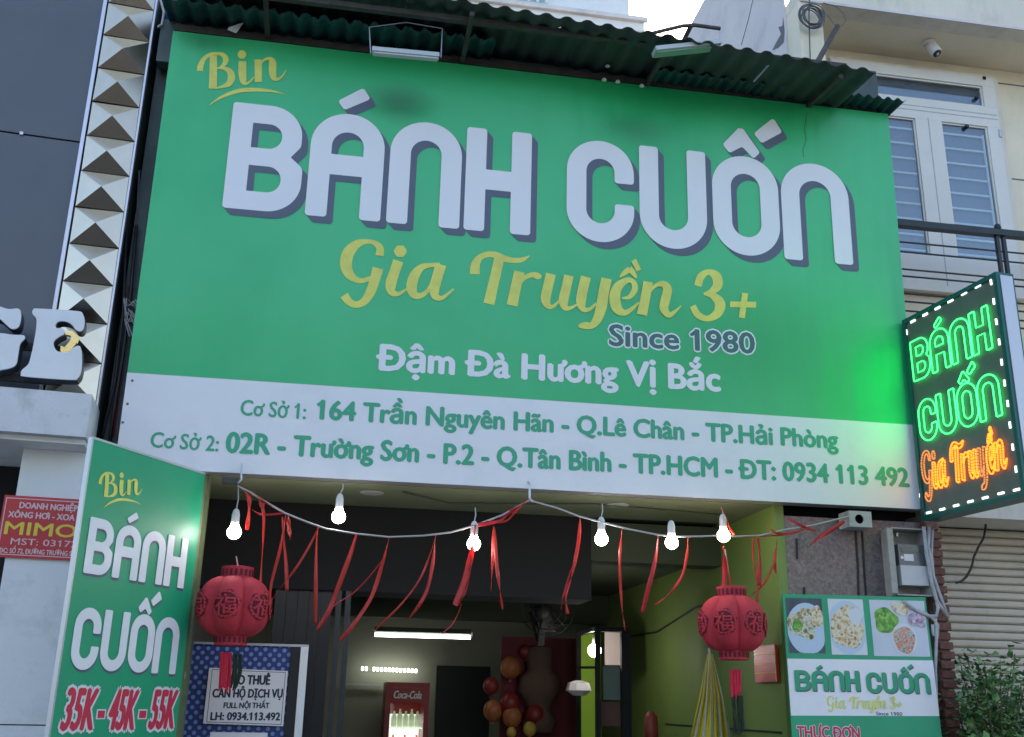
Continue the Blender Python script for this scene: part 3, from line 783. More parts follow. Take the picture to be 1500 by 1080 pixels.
G_pts = [(-120,175),(-30,160),(40,178),(90,176),(104,200),(100,245),(85,272),(55,275),(25,250),(-5,225),(-40,225),(-75,260),(-90,330),(-70,400),(-30,420),(-10,380),(-15,345),(0,325),(0,298),(60,305),(115,308),(122,325),(100,350),(90,400),(80,450),(50,470),(0,480),(-70,492),(-130,470),(-165,400),(-170,300),(-155,220)]
for nm, pts, lab in (('E',E_pts,'large pale grey western style letter E on the ledge, nearest the mirrored studs'), ('G',G_pts,'large pale grey western style letter G cut off by the left edge of the photo')):
    lp = outline(PG, pts, 0, 400, 3.375)
    u0 = min(p[0] for p in lp); v0_ = min(p[1] for p in lp)
    th = thing('shop_letter', lab, 'letter', PL.w(u0, v0_, .1), 'metal letters standing above the white ledge')
    build('face', MB().flat(PG, [lp], 0, .012), M['letter_grey'], th)
    b = MB().flat(PG, [lp], -.013, .09); build('side_return', b, M['letter_side'], th)
    if nm == 'E':
        br = MB()
        cur = [(300,300),(325,268),(350,270),(385,300),(372,330),(345,365),(315,388),(292,388),(292,345),(312,352),(340,320),(345,295),(325,290)]
        cur = [PG.uv(x/3.375, 400+y/3.375) for x, y in cur]
        br.flat(PG, [cur], -.055, .03); build('brass_back', br, M['brass'], th)

# red company plaque
PQ = Plane(PL.w(0,0,.035), LD, (0,0,1))
ta = PQ.uv(7,725); tb = PQ.uv(0,816)
plq = thing('company_plaque', 'red company plaque reading MIMODA fixed to the white pillar at the far left', 'sign', PQ.w(ta[0],tb[1]))
uw = ta[0]; 
build('plate', MB().pbox(PQ, uw, uw+.66, tb[1], ta[1], 0, -.015), M['plaque_red'], plq)
bd = MB(); w_ = .66; hh = ta[1]; h0 = tb[1]
for a in ((uw+.010,uw+w_-.010,hh-.018,hh-.013),(uw+.010,uw+w_-.010,h0+.013,h0+.018),(uw+.010,uw+.015,h0+.0181,hh-.0181),(uw+w_-.015,uw+w_-.010,h0+.0181,hh-.0181)):
    bd.pbox(PQ,*a,.0015,.0003)
build('border_line', bd, M['print_pink'], plq)
H_ = hh-h0
def pl_line(s, a, b, v, cap, m, bold=.03): build('lettering', put_text(MB(), PQ, s, uw+a, uw+b, h0+v*H_, cap*H_, .002, bold), m, plq)
pl_line('DOANH NGHIỆP TƯ NHÂN', .085,.575,.80,.095,M['print_pink'],.04)
pl_line('XÔNG HƠI - XOA BÓP - NGÂM', .035,.625,.645,.095,M['print_pink'],.04)
pl_line('MIMODA', .03,.61,.37,.20,M['print_yellow'],.025)
pl_line('MST: 0317258200', .07,.59,.21,.10,M['print_pink'],.01)
pl_line('ĐC: SỐ 72, ĐƯỜNG TRƯỜNG SƠN, P.2, Q.TÂN BÌNH', .02,.64,.07,.075,M['print_pink'],.03)

# cables in the gap between dark building and sign
gap = [( [(200,330),(192,420),(180,520),(167,600),(160,650)], .012, 'black_cable'),
       ( [(190,420),(186,470),(176,560),(165,640)], .009, 'ribbon_pink'),
       ( [(196,430),(190,500),(172,620),(168,655)], .008, 'cable_grey'),
       ( [(185,340),(180,460),(168,560),(150,640)], .010, 'black_cable'),
       ( [(204,250),(196,430),(178,600),(171,655)], .007, 'cable_grey')]
for i, (pts, r, m) in enumerate(gap):
    lab = ['thick black cable running down beside the left edge of the sign','dull red cable running down beside the left edge of the sign','grey cable close against the left edge of the sign',
           'black cable nearest the mirrored studs in the dark gap','thin grey cable that starts highest in the gap left of the sign'][i]
    solo('cable', MB().tube([A(x,y,.12+.04*(i%3)) for x, y in pts], r, 6), M[m], lab, 'cable', 'cables in the gap left of the sign', True)
q = MB()
for i in range(14):
    a = i*2.4; c = A(192,440+ (i%5)*8,.10)
    q.tube([c+Vector((.03*math.cos(a),.02*math.sin(a),.05*math.sin(a*1.3))), c+Vector((.05*math.cos(a+1),0,.05*math.sin(a))), c+Vector((.03*math.cos(a+2),.01,-.06+.03*math.sin(a+2)))], .004, 5)
solo('cable_bundle', q, M['cable_light'], 'tangled bundle of pale wires in the gap halfway up the left side of the sign', 'cable bundle')

# ================================================================== GREEN PRICE BOARD (left, standing out from the wall)
YB = R_(58.7)
BD_ = Vector((math.cos(YB), math.sin(YB), 0))
pf = A(299,698,-.04)
PB = Plane((pf.x,pf.y,0), BD_, (0,0,1))
ut, vt_ = PB.uv(300,698); un, vn = PB.uv(137,643.5)
vt_ = (vn+PB.uv(281,690)[1])/2
board = thing('price_board', 'tall green upright board at the left with prices in red below white letters', 'sign', PB.w((ut+un)/2, .13))
build('panel', MB().pbox(PB, un, ut, .55, vt_, 0, -.012), M['board_green'], board)
build('side_frame', MB().pbox(PB, un-.012, un-.001, .55, vt_+.01, .004, -.022), M['silver'], board)
build('side_frame', MB().pbox(PB, ut+.001, ut+.02, .55, vt_, -.001, -.022), M['olive_edge'], board)
build('top_frame', MB().pbox(PB, un, ut, vt_+.001, vt_+.013, .003, -.022), M['silver'], board)
build('back_panel', MB().pbox(PB, un, ut, .55, vt_, -.0125, -.02), M['silver'], board)
build('leg', MB().pbox(PB, un+.05, un+.09, .0, .55, -.0, -.02), M['rust_steel'], board)
build('leg', MB().pbox(PB, ut-.09, ut-.05, .13, .55, -.0, -.02), M['rust_steel'], board)
def board_row(which, L, Rr, T, B, m, sm):
    u0, u1 = PB.uv(*L)[0], PB.uv(*Rr)[0]; v1, v0 = PB.uv(*T)[1], PB.uv(*B)[1]
    for g in fit_row(which, u0, u1, v0, v1):
        build('letter', MB().flat(PB, g, .0052, .003), m, board)
        s = MB()
        for k in range(1,4): s.flat(PB, g, .0022-k*.0003, sx=.007*k/3, sy=-.013*k/3)
        build('letter_shadow', s, sm, board)
board_row(1, (126,800), (272,822), (133,757), (123.6,839.4), M['sign_letter'], M['sign_shadow'])
board_row(2, (105,940), (260,948), (211,900), (256,988), M['sign_letter'], M['sign_shadow'])
bb = bbox_uv(BIN+SWO); u0, v1 = PB.uv(147,686); u1, v0 = PB.uv(209,742)
dst = (u0, PB.uv(155,745)[1], PB.uv(209,716)[0], PB.uv(160,687)[1])
build('script_lettering', strokes_mesh(MB(), PB, remap(BIN, bb, dst), .002), M['sign_yellow'], board)
build('swoosh', strokes_mesh(MB(), PB, remap(SWO, bb, dst), .002), M['sign_yellow'], board)
for s, l, r in (('35K',(88,1069),(136,1068)), ('-',(140,1066),(150,1066)), ('45K',(157,1068),(196,1068)), ('-',(201,1066),(211,1066)), ('55K',(217,1067),(254,1066))):
    ct = (l[0]+6, 1009+ (l[0]-88)*.02)
    if s == '-':
        u0, u1 = PB.uv(*l)[0], PB.uv(*r)[0]; v0, v1 = PB.uv(l[0],1052)[1], PB.uv(l[0],1041)[1]
        build('dash', MB().pbox(PB, u0-.008, u1+.008, v0-.006, v1+.006, .0022, .0005), M['print_white'], board)
        build('dash', MB().pbox(PB, u0, u1, v0, v1, .0036, .0025), M['price_red'], board); continue
    build('lettering', px_text(MB(), PB, s, l, r, ct, .002, .075, .25, .03), M['print_white'], board)
    build('lettering', px_text(MB(), PB, s, l, r, ct, .0036, .03, .25), M['price_red'], board)
PB2 = PB
a = PB.uv(262,1000)[0]
q = MB(); q.tube([PB.w(ut+.03, PB.uv(275,y)[1], -.03)+Vector((rnd.uniform(-.01,.01),0,0)) for y in (950,970,990,1010,1030,1050)], [.006,.014,.012,.015,.013,.005], 6)
solo('insulation_strip', q, M['cable_light'], 'torn pale strip hanging down the right edge of the price board', 'strip')

# ================================================================== CANOPY
def sheet(x0, x1, yb, yf, zb0, zb1, zf0, zf1, pitch=.135, amp=.014, n=8, holes=(), skew=0.0, ragged=0.0, xr=0.0):
    """corrugated sheet, back edge y=yb (z zb0..zb1), front edge y=yf (z zf0..zf1)"""
    mb = MB(); nx = max(4, int((x1-x0)/pitch*n)); ny = 6
    def pt(i, j, th):
        t = i/nx; s = j/ny; x = x0+(x1-x0)*t
        xx = x + skew*s
        ph = (x-x0)/pitch*2*math.pi
        c = math.sin(ph); c = (1 if c > 0 else -1)*abs(c)**.6
        z = (zb0+(zb1-zb0)*t)*(1-s)+(zf0+(zf1-zf0)*t)*s + amp*c + th
        y = yb+(yf-yb)*s
        if j == ny and ragged: y += ragged*math.sin(i*1.7)*math.sin(i*.37+1)
        return (xx, y, z)
    vs = [pt(i,j,0) for i in range(nx+1) for j in range(ny+1)]+[pt(i,j,.004) for i in range(nx+1) for j in range(ny+1)]
    N = (nx+1)*(ny+1); fs = []
    for i in range(nx):
        for j in range(ny):
            if (i, j) in holes: continue
            a = i*(ny+1)+j; q = (a, a+1, a+ny+2, a+ny+1)
            fs.append(q); fs.append(tuple(N+k for k in reversed(q)))
    for i in range(nx):
        for j in (0, ny):
            a = i*(ny+1)+j; fs.append((a, a+ny+1, N+a+ny+1, N+a))
    for j in range(ny):
        for i in (0, nx):
            a = i*(ny+1)+j; fs.append((a, a+1, N+a+1, N+a))
    return mb.add(vs, fs)
can = thing('corrugated_canopy', 'dark green corrugated metal canopy sloping over the top of the big sign', 'canopy', (2.3,-.2,5.8))
YF = -.62
pr = A(1283,105,YF); pm_ = A(700,5,YF); sl = (pr.z-pm_.z)/(pr.x-pm_.x)
zf = lambda x: pr.z+sl*(x-pr.x)
XL = -.35
build('roof_sheet', sheet(XL+.4, pr.x, .16, YF, zf(XL+.4)+.13, zf(pr.x)+.10, zf(XL+.4)-.0, zf(pr.x)-.0,
      holes=[(int((A(1116,100,-.4).x-XL-.4)/.135*8), 3),(int((A(1116,100,-.4).x-XL-.4)/.135*8), 4),(int((A(815,55,-.4).x-XL-.4)/.135*8), 4)]), M['canopy'], can, smooth=True)
pt_ = A(1328,148,-.22)
build('roof_sheet', sheet(3.2, pt_.x, .16, -.22, pt_.z+.04, pt_.z+.02, pt_.z+.02, pt_.z, pitch=.075, amp=.012), M['canopy_teal'], can, 'bright teal lower sheet sticking out at the right end', True)
build('roof_sheet', sheet(-.05, 2.1, .16, -.30, 5.93, 5.93, 5.86, 5.84, pitch=.11, amp=.016, ragged=.018), M['canopy_teal'], can, 'teal lower sheet with ragged front edge at the left', True)
s = MB(); s.box((.0,-.05,5.80),(4.95,.0,5.85)); build('purlin', s, M['rust_steel'], can)
s = MB(); s.box((.2,-.48,zf(2)-.035),(4.5,-.44,zf(2)-.0)); build('purlin', s, M['rust_steel'], can)
for x in (.6,1.9,3.2,4.4): build('rafter', MB().bar((x,.15,5.80),(x,YF+.05,zf(x)-.045),.03), M['rust_steel'], can)
build('fascia', MB().box((-.1,.02,5.60),(4.99,.12,5.92)), M['recess'], can)
for i, (p, wh) in enumerate(zip(((885,117),(905,120),(940,126),(890,97)), ('leftmost of the three along the edge','middle of the three along the edge','rightmost of the three along the edge','the one higher up on the canopy'))):
    c = A(*p, -.10); solo('plaster_crumb', MB().lathe([(.004,-.012),(.018,-.004),(.014,.008),(.004,.012)], c, 6), M['white_paint'], 'tiny white plaster crumb at the sign top, '+wh, 'crumb', 'white crumbs along the top of the sign')
# debris on the left
solo('foam_scrap', MB().hexa([A(333,44,-.1),A(346,49,-.1),A(346,49,-.06),A(333,44,-.06),A(335,40,-.1),A(357,33,-.1),A(357,33,-.06),A(335,40,-.06)]), M['white_paint'], 'small white scrap stuck under the left end of the canopy', 'scrap')
solo('rope', MB().tube([A(235,0,0),A(240,18,0),A(237,36,0),A(231,40,0)], .008, 6), M['cable_light'], 'pale rope end hanging at the top of the dark gap left of the sign', 'rope')
solo('rope', MB().tube([A(250,70,.05),A(243,78,.05),A(244,86,.05),A(249,88,.05)], .008, 6), M['cable_light'], 'short curled pale rope end beside the upper left corner of the sign', 'rope')
solo('blue_rag', MB().lathe([(.01,-.08),(.05,-.03),(.06,.03),(.02,.09)], A(253,32,.12), 7), mat('blue_rag', (.03,.06,.25), .8, vary=.3), 'crumpled dark blue rag stuffed in the gap above the sign corner', 'rag')
build_gap = MB().box((-.16,.5,.13),(.02,.6,7.2)); build('gap_wall', build_gap, M['recess'], shop)

# floodlights above the sign
def flood(l, r, y, lab, tops, m, wide):
    a, b = A(*l,y), A(*r,y)
    th = thing('sign_lamp', lab, 'lamp', a, 'lamps on arms above the sign')
    d = (b-a).normalized()
    build('lamp_body', MB().bar(a, b, wide, .03), M['lamp_white'], th)
    build('lamp_glass', MB().bar(a+d*.01+Vector((0,-.0,-.022)), b-d*.01+Vector((0,0,-.022)), wide*.7, .012), m, th)
    for p, t in tops: 
        build('arm', MB().tube([A(*p,y), A(*t,y+.02)], .004, 6), M['alu'], th)
    return th
t1 = flood((545,74),(643,83),-.42, 'white tube lamp hung on thin wires in front of the canopy above the letter Á', [((543,78),(541,40)),((646,84),(648,42))], M['lamp_white'], .05)
build('arm', MB().tube([A(541,40,-.42),A(595,33,-.42),A(648,42,-.42)], .003, 5), M['alu'], t1)
t2 = flood((958,76),(1053,66),-.55, 'green tinted lamp on a dark bent arm over the canopy near the sky gap', [((1055,64),(1055,45))], M['lamp_glass'], .09)
build('arm', MB().tube([A(955,49,-.5),A(1000,38,-.5),A(1018,37,-.5),A(1055,42,-.5)], .014, 6), M['rust_steel'], t2)
build('arm', MB().tube([A(1012,38,-.5),A(1000,62,-.4)], .016, 6), M['rust_steel'], t2)

# ================================================================== RIGHT HOUSE
YW = .62
house = thing('cream_house', 'cream house with a barred white window and balcony on the right', 'building', (6.5,.6,0))
zb = A(1350,26,.1).z                                # underside of the top beam
xL = A(1174,80,.1).x; xc = A(1209,80,.1).x
build('wall', MB().box((xL+.02,YW,3.2),(9.5,YW+.3,zb)), M['cream'], house)
build('beam', MB().box((xL,.10,zb),(9.5,.24,zb+1.4)), M['cream_beam'], house)
build('beam_edge', MB().box((xL+.02,.085,zb-.001),(9.5,.099,zb+.022)), M['grey_wall'], house)
build('soffit', MB().box((xL,.241,zb+.003),(9.5,YW+.3,zb+.1)), M['cream'], house)
build('column', MB().box((xL,.10,3.0),(xc,YW-.001,zb-.002)), M['cream'], house)
p = AX(1033,0,xL)
build('side_wall', MB().add([(xL-.012,.3,3),(xL-.012,9,3),(xL-.012,9,p.z),(xL-.012,.3,p.z),(xL,.3,3),(xL,9,3),(xL,9,p.z),(xL,.3,p.z)],
      [(0,1,2,3),(4,7,6,5),(0,4,5,1),(1,5,6,2),(2,6,7,3),(3,7,4,0)]), M['grey_wall'], house, 'grey plastered side wall with a crack')
q = MB(); q.tube([AX(x,y,xL-.013) for x, y in ((1103,0),(1098,22),(1092,45),(1086,66))], .004, 5); build('crack', q, M['cable_grey'], house)
q = MB(); st = [AX(x,y,xL-.0145) for x, y in ((1147,25),(1149,45),(1148,62),(1140,70),(1131,74),(1137,62),(1144,50),(1140,40),(1146,38))]
q.add(st, [tuple(range(len(st)))]); build('stain', q, M['cable_grey'], house)
# window
PW = Plane((0,YW-.035,0), (1,0,0), (0,0,1))
win = thing('barred_window', 'white framed double window with horizontal bars and a transom above', 'window', PW.w(*PW.uv(1400,430)))
def wr(p, q): a = PW.uv(*p); b = PW.uv(*q); return a, b
xr = PW.uv(1448,122)[0]+.01; xl = PW.uv(1290,120)[0]-.45
zt_ = PW.uv(1400,114)[1]; zbm = PW.uv(1400,450)[1]-.05
gx1 = PW.uv(1374,186)[0]; gx2 = PW.uv(1441,190)[0]           # right pane
gx0r = PW.uv(1336,181)[0]; gx0l = xl+.10                      # left pane
gzt = PW.uv(1405,186)[1]; gzb = PW.uv(1420,383)[1]
tzt = PW.uv(1360,122)[1]; tzb = PW.uv(1360,152)[1]; tx2 = PW.uv(1436,150)[0]
F = .05
fm = MB()
fm.pbox(PW, xl, xr, tzt+.001, zt_, F, 0); fm.pbox(PW, xl, xr, gzt, tzb-.001, F, 0); fm.pbox(PW, xl, xr, gzb-.30, gzb, F, 0)
fm.pbox(PW, gx0r, gx1, gzb+.001, gzt-.001, F, 0); fm.pbox(PW, gx2, xr, gzb+.001, gzt-.001, F, 0); fm.pbox(PW, xl, gx0l, gzb+.001, gzt-.001, F, 0)
fm.pbox(PW, tx2, xr, tzb, tzt, F, 0)
build('frame', fm, M['frame_white'], win)
xm = (gx0r+gx1)/2
build('frame_groove', MB().pbox(PW, xm-.004, xm+.004, gzb-.25, gzt+.02, F+.001, F-.004), M['cable_light'], win)
for z in (gzt+.075, gzt+.115): build('frame_groove', MB().pbox(PW, xl, xr-.01, z-.004, z+.004, F+.0012, F-.003), M['cable_light'], win)
build('architrave', MB().pbox(PW, xr+.001, xr+.05, gzb-.3, zt_+.03, .036, 0), M['cream_beam'], win)
build('architrave', MB().pbox(PW, xl, xr, zt_+.001, zt_+.03, .037, 0), M['cream_beam'], win)
for a, b, c, d in ((gx0l,gx0r,gzb,gzt),(gx1,gx2,gzb,gzt),(xl,tx2,tzb,tzt)):
    bf = MB()
    e = .014
    bf.pbox(PW,a,b,c,c+e,.038,.02); bf.pbox(PW,a,b,d-e,d,.038,.02); bf.pbox(PW,a,a+e,c+e+.001,d-e-.001,.038,.02); bf.pbox(PW,b-e,b,c+e+.001,d-e-.001,.038,.02)
    build('sash_bead', bf, M['frame_white'], win)
    build('pane', MB().pbox(PW, a+e, b-e, c+e, d-e, .028, .024), M['glass'], win)
build('curtain', MB().pbox(PW, xl+.02, xr-.02, gzb-.1, tzt, -.004, -.01), M['curtain'], win)
nb = 10
for a, b in ((gx0l+.03, gx0r-.01), (gx1-.0, gx2-.035)):
    g = thing_ = None
    z0 = PW.uv(1400,401)[1]; dz = (PW.uv(1400,199)[1]-PW.uv(1405,329)[1])/6
    ztop_ = PW.uv(1400,199)[1]
    for i in range(9):
        z = ztop_-dz*i
        build('bar', MB().pbox(PW, a, b, z-.008, z+.008, .018, .006), M['frame_white'], win)
    build('bar_stile', MB().pbox(PW, b-.002, b+.014, ztop_-dz*8.6, ztop_+.02, .019, .005), M['frame_white'], win)
for x, y in ((1411,190),(1426,148),(1436,120)):
    a, b = PW.uv(x,y); build('latch', MB().pbox(PW,a-.012,a+.012,b-.012,b+.012,.062,.03), M['black_gloss'], win)
build('hinge', MB().tube([PW.w(*PW.uv(1459,195),.05),PW.w(*PW.uv(1460,206),.05)], .014, 8), M['alu'], win)
for (a, b) in (((1453,117),(1500,122.5)), ((1474,258),(1500,261))):
    a = PW.uv(*a); b_ = PW.uv(*b); build('wall_groove', MB().pbox(Plane((0,YW,0),(1,0,0),(0,0,1)), a[0]+.0, a[0]+2, a[1]-.006, a[1]+.006, .002, -.01), M['cable_grey'], house)
# balcony
sb = A(1400,752,.1).z-.02
slab_top = A(1400,470,.12).z-.15
build('balcony_slab', MB().box((5.145,.12,sb),(9.5,YW-.001,sb+.14)), M['cream_beam'], house)
build('balcony_apron', MB().box((5.145,.105,sb-.0),(9.5,.119,slab_top)), M['cream_beam'], house)
ra = thing('balcony_railing', 'dark metal balcony railing with thin paired rods below the window', 'railing', (5.9,.14,slab_top))
PR = Plane((0,.14,0), (1,0,0), (0,0,1))
zr = PR.uv(1400,336)[1]
build('handrail', MB().pbox(PR, 5.0, 9.3, zr-.024, zr+.024, .03, -.03), M['rail'], ra)
for pts in ((1400,369.5),(1400,383),(1400,398),(1400,409),(1400,434.5),(1400,447),(1500,444-.5),(1500,455),):
    pass
for y in (364,378,403,413,438,449.5,463,474.5):
    # paired rods; each height read where it crosses x = 1440
    z = PR.uv(1440, y+2)[1]; build('rod', MB().tube([PR.w(4.9,z,0),PR.w(9.3,z,0)], .007, 6), M['rail'], ra)
for dx in (0,.052):
    a = PR.uv(1458,350)[0]+dx; build('post', MB().pbox(PR, a, a+.024, slab_top-.02, zr-.025, .014, -.014), M['rail'], ra)
a = PR.uv(1458,350)[0]+.03
build('finial', MB().lathe([(.02,0),(.028,.02),(.02,.045),(.005,.055)], PR.w(a, zr+.024, 0), 10), M['rail'], ra, smooth=True)
for k in range(1,3): 
    b_ = a+1.25*k; build('post', MB().pbox(PR, b_, b_+.024, slab_top-.02, zr-.025, .014, -.014), M['rail'], ra)
# dome camera under the beam soffit
c = A(1360,56,.38); c.z = zb+.003
dc = thing('dome_camera', 'white security camera fixed under the cream concrete beam', 'camera', c-Vector((0,0,.1)))
ax = Vector((.25,-.35,-.9)).normalized()
build('base', MB().lathe([(.052,0),(.058,.012),(.05,.03)], c-Vector((0,0,.031)), 20), M['cam_white'], dc, smooth=False)
build('housing', MB().lathe([(.044,0),(.046,.05),(.046,.11),(.040,.122)], c-Vector((0,0,.02)), 20, ax), M['cam_white'], dc, smooth=True)
build('lens', MB().lathe([(.034,0),(.034,.008),(.02,.012)], c-Vector((0,0,.02))+ax*.1195, 18, ax), M['black_gloss'], dc)
build('lens_glint', MB().lathe([(.012,0),(.010,.006)], c-Vector((0,0,.02))+ax*.1315, 12, ax), M['alu'], dc)
# cable coil on the column
c = A(1187,26,.05); q = MB()
for i in range(11):
    r = .085+rnd.uniform(-.02,.018); o = c+Vector((rnd.uniform(-.012,.012), -.004*i, rnd.uniform(-.012,.012))); e = rnd.uniform(.92,1.08)
    q.tube([o+Vector((r*e*math.cos(a*.2617), .004*math.sin(a*.7+i), r*1.08*math.sin(a*.2617))) for a in range(24)], .0045, 5, True)
solo('cable_coil', q, M['cable_grey'], 'coil of grey cable hung on the cream column above the canopy', 'cable coil')
solo('cable', MB().tube([A(1186,-5,.06),A(1185,22,.04),A(1186,60,.07),A(1187,92,.07)], .005, 6), M['cable_grey'], 'thin vertical cable running through the cable coil on the cream column', 'cable')
solo('cable', MB().tube([A(x,y,.08) for x, y in ((1200,8),(1212,22),(1222,36),(1232,38),(1239,30),(1236,20),(1225,10),(1206,4))], .003, 5), M['cable_grey'], 'thin loop of wire hanging right of the cable coil under the beam', 'cable')
solo('canopy_strut', MB().bar(A(1227,38,-.02),A(1197,92,-.25),.028), M['rust_steel'], 'dark metal strut leaning from the canopy to the cream beam', 'strut')

# ================================================================== TALL BUILDING AND HIDDEN ROOF
tw = thing('tall_building', 'white multi storey building with a balcony ledge far behind the canopy', 'building', (3,9,0))
xe = A(928,30,9).x; ze = A(928,42,9).z
build('wall', MB().box((-6,9.2,0),(xe-.02,16,ze+9)), M['tower_white'], tw)
build('ledge', MB().box((-6,8.75,ze-.22),(xe+.12,9.199,ze-.02)), M['tower_white'], tw)
build('ledge_trim', MB().box((-6,8.68,ze-.05),(xe+.17,8.749,ze+.03)), M['grey_wall'], tw)
a = A(800,8,9.1)
build('window', MB().box((A(655,0,9.1).x,9.12,ze+.45),(a.x,9.199,ze+2.2)), M['glass'], tw)
for i in range(12):
    x = A(655,0,9.1).x+(a.x-A(655,0,9.1).x)*i/11; build('window_bar', MB().box((x-.02,9.06,ze+.35),(x+.02,9.10,ze+2.2)), M['frame_white'], tw)

# ================================================================== LED SIGN
YE = R_(96.88)
LU = -Vector((math.cos(YE), math.sin(YE), 0))
pf = A(1323,470,-.06)
PE = Plane((pf.x,pf.y,0), LU, (0,0,1))
uf = 0; un = PE.uv(1461,399)[0]; vt = (PE.uv(1323,470)[1]+PE.uv(1458,400)[1])/2; vb = (PE.uv(1365.6,760.7)[1]+PE.uv(1500,727.4)[1])/2
led = thing('led_sign', 'lit LED box sign with green and orange letters at the right', 'sign', PE.w(un/2, vb))
build('panel', MB().pbox(PE, uf+.03, un-.03, vb+.03, vt-.03, 0, -.01), M['led_panel'], led)
fr = MB()
fr.pbox(PE,uf,un,vt-.029,vt,.012,-.115); fr.pbox(PE,uf,un,vb,vb+.029,.012,-.115); fr.pbox(PE,uf,uf+.029,vb+.0291,vt-.0291,.012,-.115); fr.pbox(PE,un-.029,un,vb+.0291,vt-.0291,.012,-.115)
build('frame', fr, M['led_frame'], led)
build('end_plate', MB().pbox(PE, un+.0005, un+.006, vb+.02, vt-.02, -.012, -.10), M['silver'], led)
build('back_panel', MB().pbox(PE, uf+.03, un-.03, vb+.03, vt-.03, -.108, -.114), M['led_panel'], led)
for z in (vb+.75, vt-.25): build('bracket', MB().bar(PE.w(-.10,z,-.06)+Vector((0,.12,0)), PE.w(.03,z,-.06), .03), M['rust_steel'], led)
def neon_row(which, L, Rr, T, B):
    u0, u1 = PE.uv(*L)[0], PE.uv(*Rr)[0]; v1, v0 = PE.uv(*T)[1], PE.uv(*B)[1]
    for g in fit_row(which, u0, u1, v0, v1):
        q = MB()
        for lp in g:
            pts = []
            for i, p in enumerate(lp):                 # even spacing
                if not pts or math.hypot(p[0]-pts[-1][0], p[1]-pts[-1][1]) > .006: pts.append(p)
            q.tube([PE.w(x, y, .012) for x, y in pts], .0044, 5, True)
        build('neon_letter', q, M['neon_green'], led)
neon_row(1, (1338,530), (1452,475), (1337.8,501), (1344,558.5))
neon_row(2, (1348,612), (1466,570), (1449,549), (1467,609.5))
S_LED = (1310,570,5.4,[])
# orange script, outlines of the same brush letters
srcg = bbox_uv(G3[:-4])
u0 = PE.uv(1353,700)[0]; u1 = PE.uv(1481,690)[0]
v0 = PE.uv(1362,739)[1]; v1 = PE.uv(1456,623)[1]
OR = remap(G3[:-4], srcg, (u0, v0, u1, v1))
lit, lit2, dim, dim2 = MB(), MB(), MB(), MB(); DIMS = {0,1,2,12,13}
for k, (L, Rr) in enumerate(OR):
    loop = (L+Rr[::-1]); pts = []
    for p in loop:
        if not pts or math.hypot(p[0]-pts[-1][0], p[1]-pts[-1][1]) > .011: pts.append(p)
    q = (dim if k < NG else dim2) if k in DIMS else (lit if k < NG else lit2)
    for i, (x, y) in enumerate(pts):
        x2, y2 = pts[(i+1) % len(pts)]
        q.bar(PE.w(x, y, .008+k*.0004), PE.w(x+(x2-x)*.75, y+(y2-y)*.75, .008+k*.0004), .0075)
for q, m_ in ((lit,'neon_orange'),(lit2,'neon_orange'),(dim,'neon_dim'),(dim2,'neon_dim')): build('led_script', q, M[m_], led, 'dim failing part of the orange script' if m_ == 'neon_dim' else None)
seg0 = None
def seg(u, v, vert):
    mb = MB(); a, b = (.0055,.019) if vert else (.024,.006)
    mb.pbox(PE, u-a, u+a, v-b, v+b, .006, .0005); build('led_segment', mb, M['neon_white'], led)
for x, y in ((150,437),(247,385),(345,333),(447,277),(555,218),(665,160)): u_, v_ = PE.uv(1310+x/5.4, 390+y/5.4); seg(u_, v_, False)
for x, y in ((277,978),(382,952),(492,922),(605,890),(722,860),(847,825),(970,797)): u_, v_ = PE.uv(1310+x/5.4, 570+y/5.4); seg(u_, v_, False)
for x, y in ((100,525),(112,665),(124,805),(140,950)): u_, v_ = PE.uv(1310+x/5.4, 390+y/5.4); seg(u_, v_, True)
for x, y in ((155,130),(171,275),(185,420),(200,575),(217,730),(233,890)): u_, v_ = PE.uv(1310+x/5.4, 570+y/5.4); seg(u_, v_, True)
for x, y in ((768,125),(790,280),(810,440),(833,600),(852,760),(875,925)): u_, v_ = PE.uv(1310+x/5.4, 390+y/5.4); seg(u_, v_, True)
for x, y in ((900,115),(918,285),(940,460),(965,635)): u_, v_ = PE.uv(1310+x/5.4, 570+y/5.4); seg(u_, v_, True)
gl = bpy.data.lights.new('led_glow','AREA'); glo = bpy.data.objects.new('led_glow', gl); COL.objects.link(glo)
gl.shape = 'RECTANGLE'; gl.size = .5; gl.size_y = .9; gl.color = (.02,1,.12); gl.energy = .95
glo.location = PE.w(un*.45, (vb+vt)/2+.12, .02); glo.rotation_euler = PE.n.to_track_quat('-Z','Y').to_euler()
glo.parent = None

# ================================================================== RIGHT OF THE ENTRANCE
pg = .125
def G(x, y, d=0): return A(x, y, pg-d)
for i, pts in enumerate(([(1167,789),(1168,819)],[(1253,775),(1257,830),(1258,872)],[(1263,775),(1266,830),(1269,872)],[(1178,860),(1178,871)])):
    solo('conduit', MB().tube([G(x,y,.006) for x, y in pts], .007, 6), M['black_cable'], ['short black conduit on the granite left of the meter','left one of two black cables below the white square pipe end','right one of two black cables below the white square pipe end','stub of black cable just above the menu board'][i], 'cable')
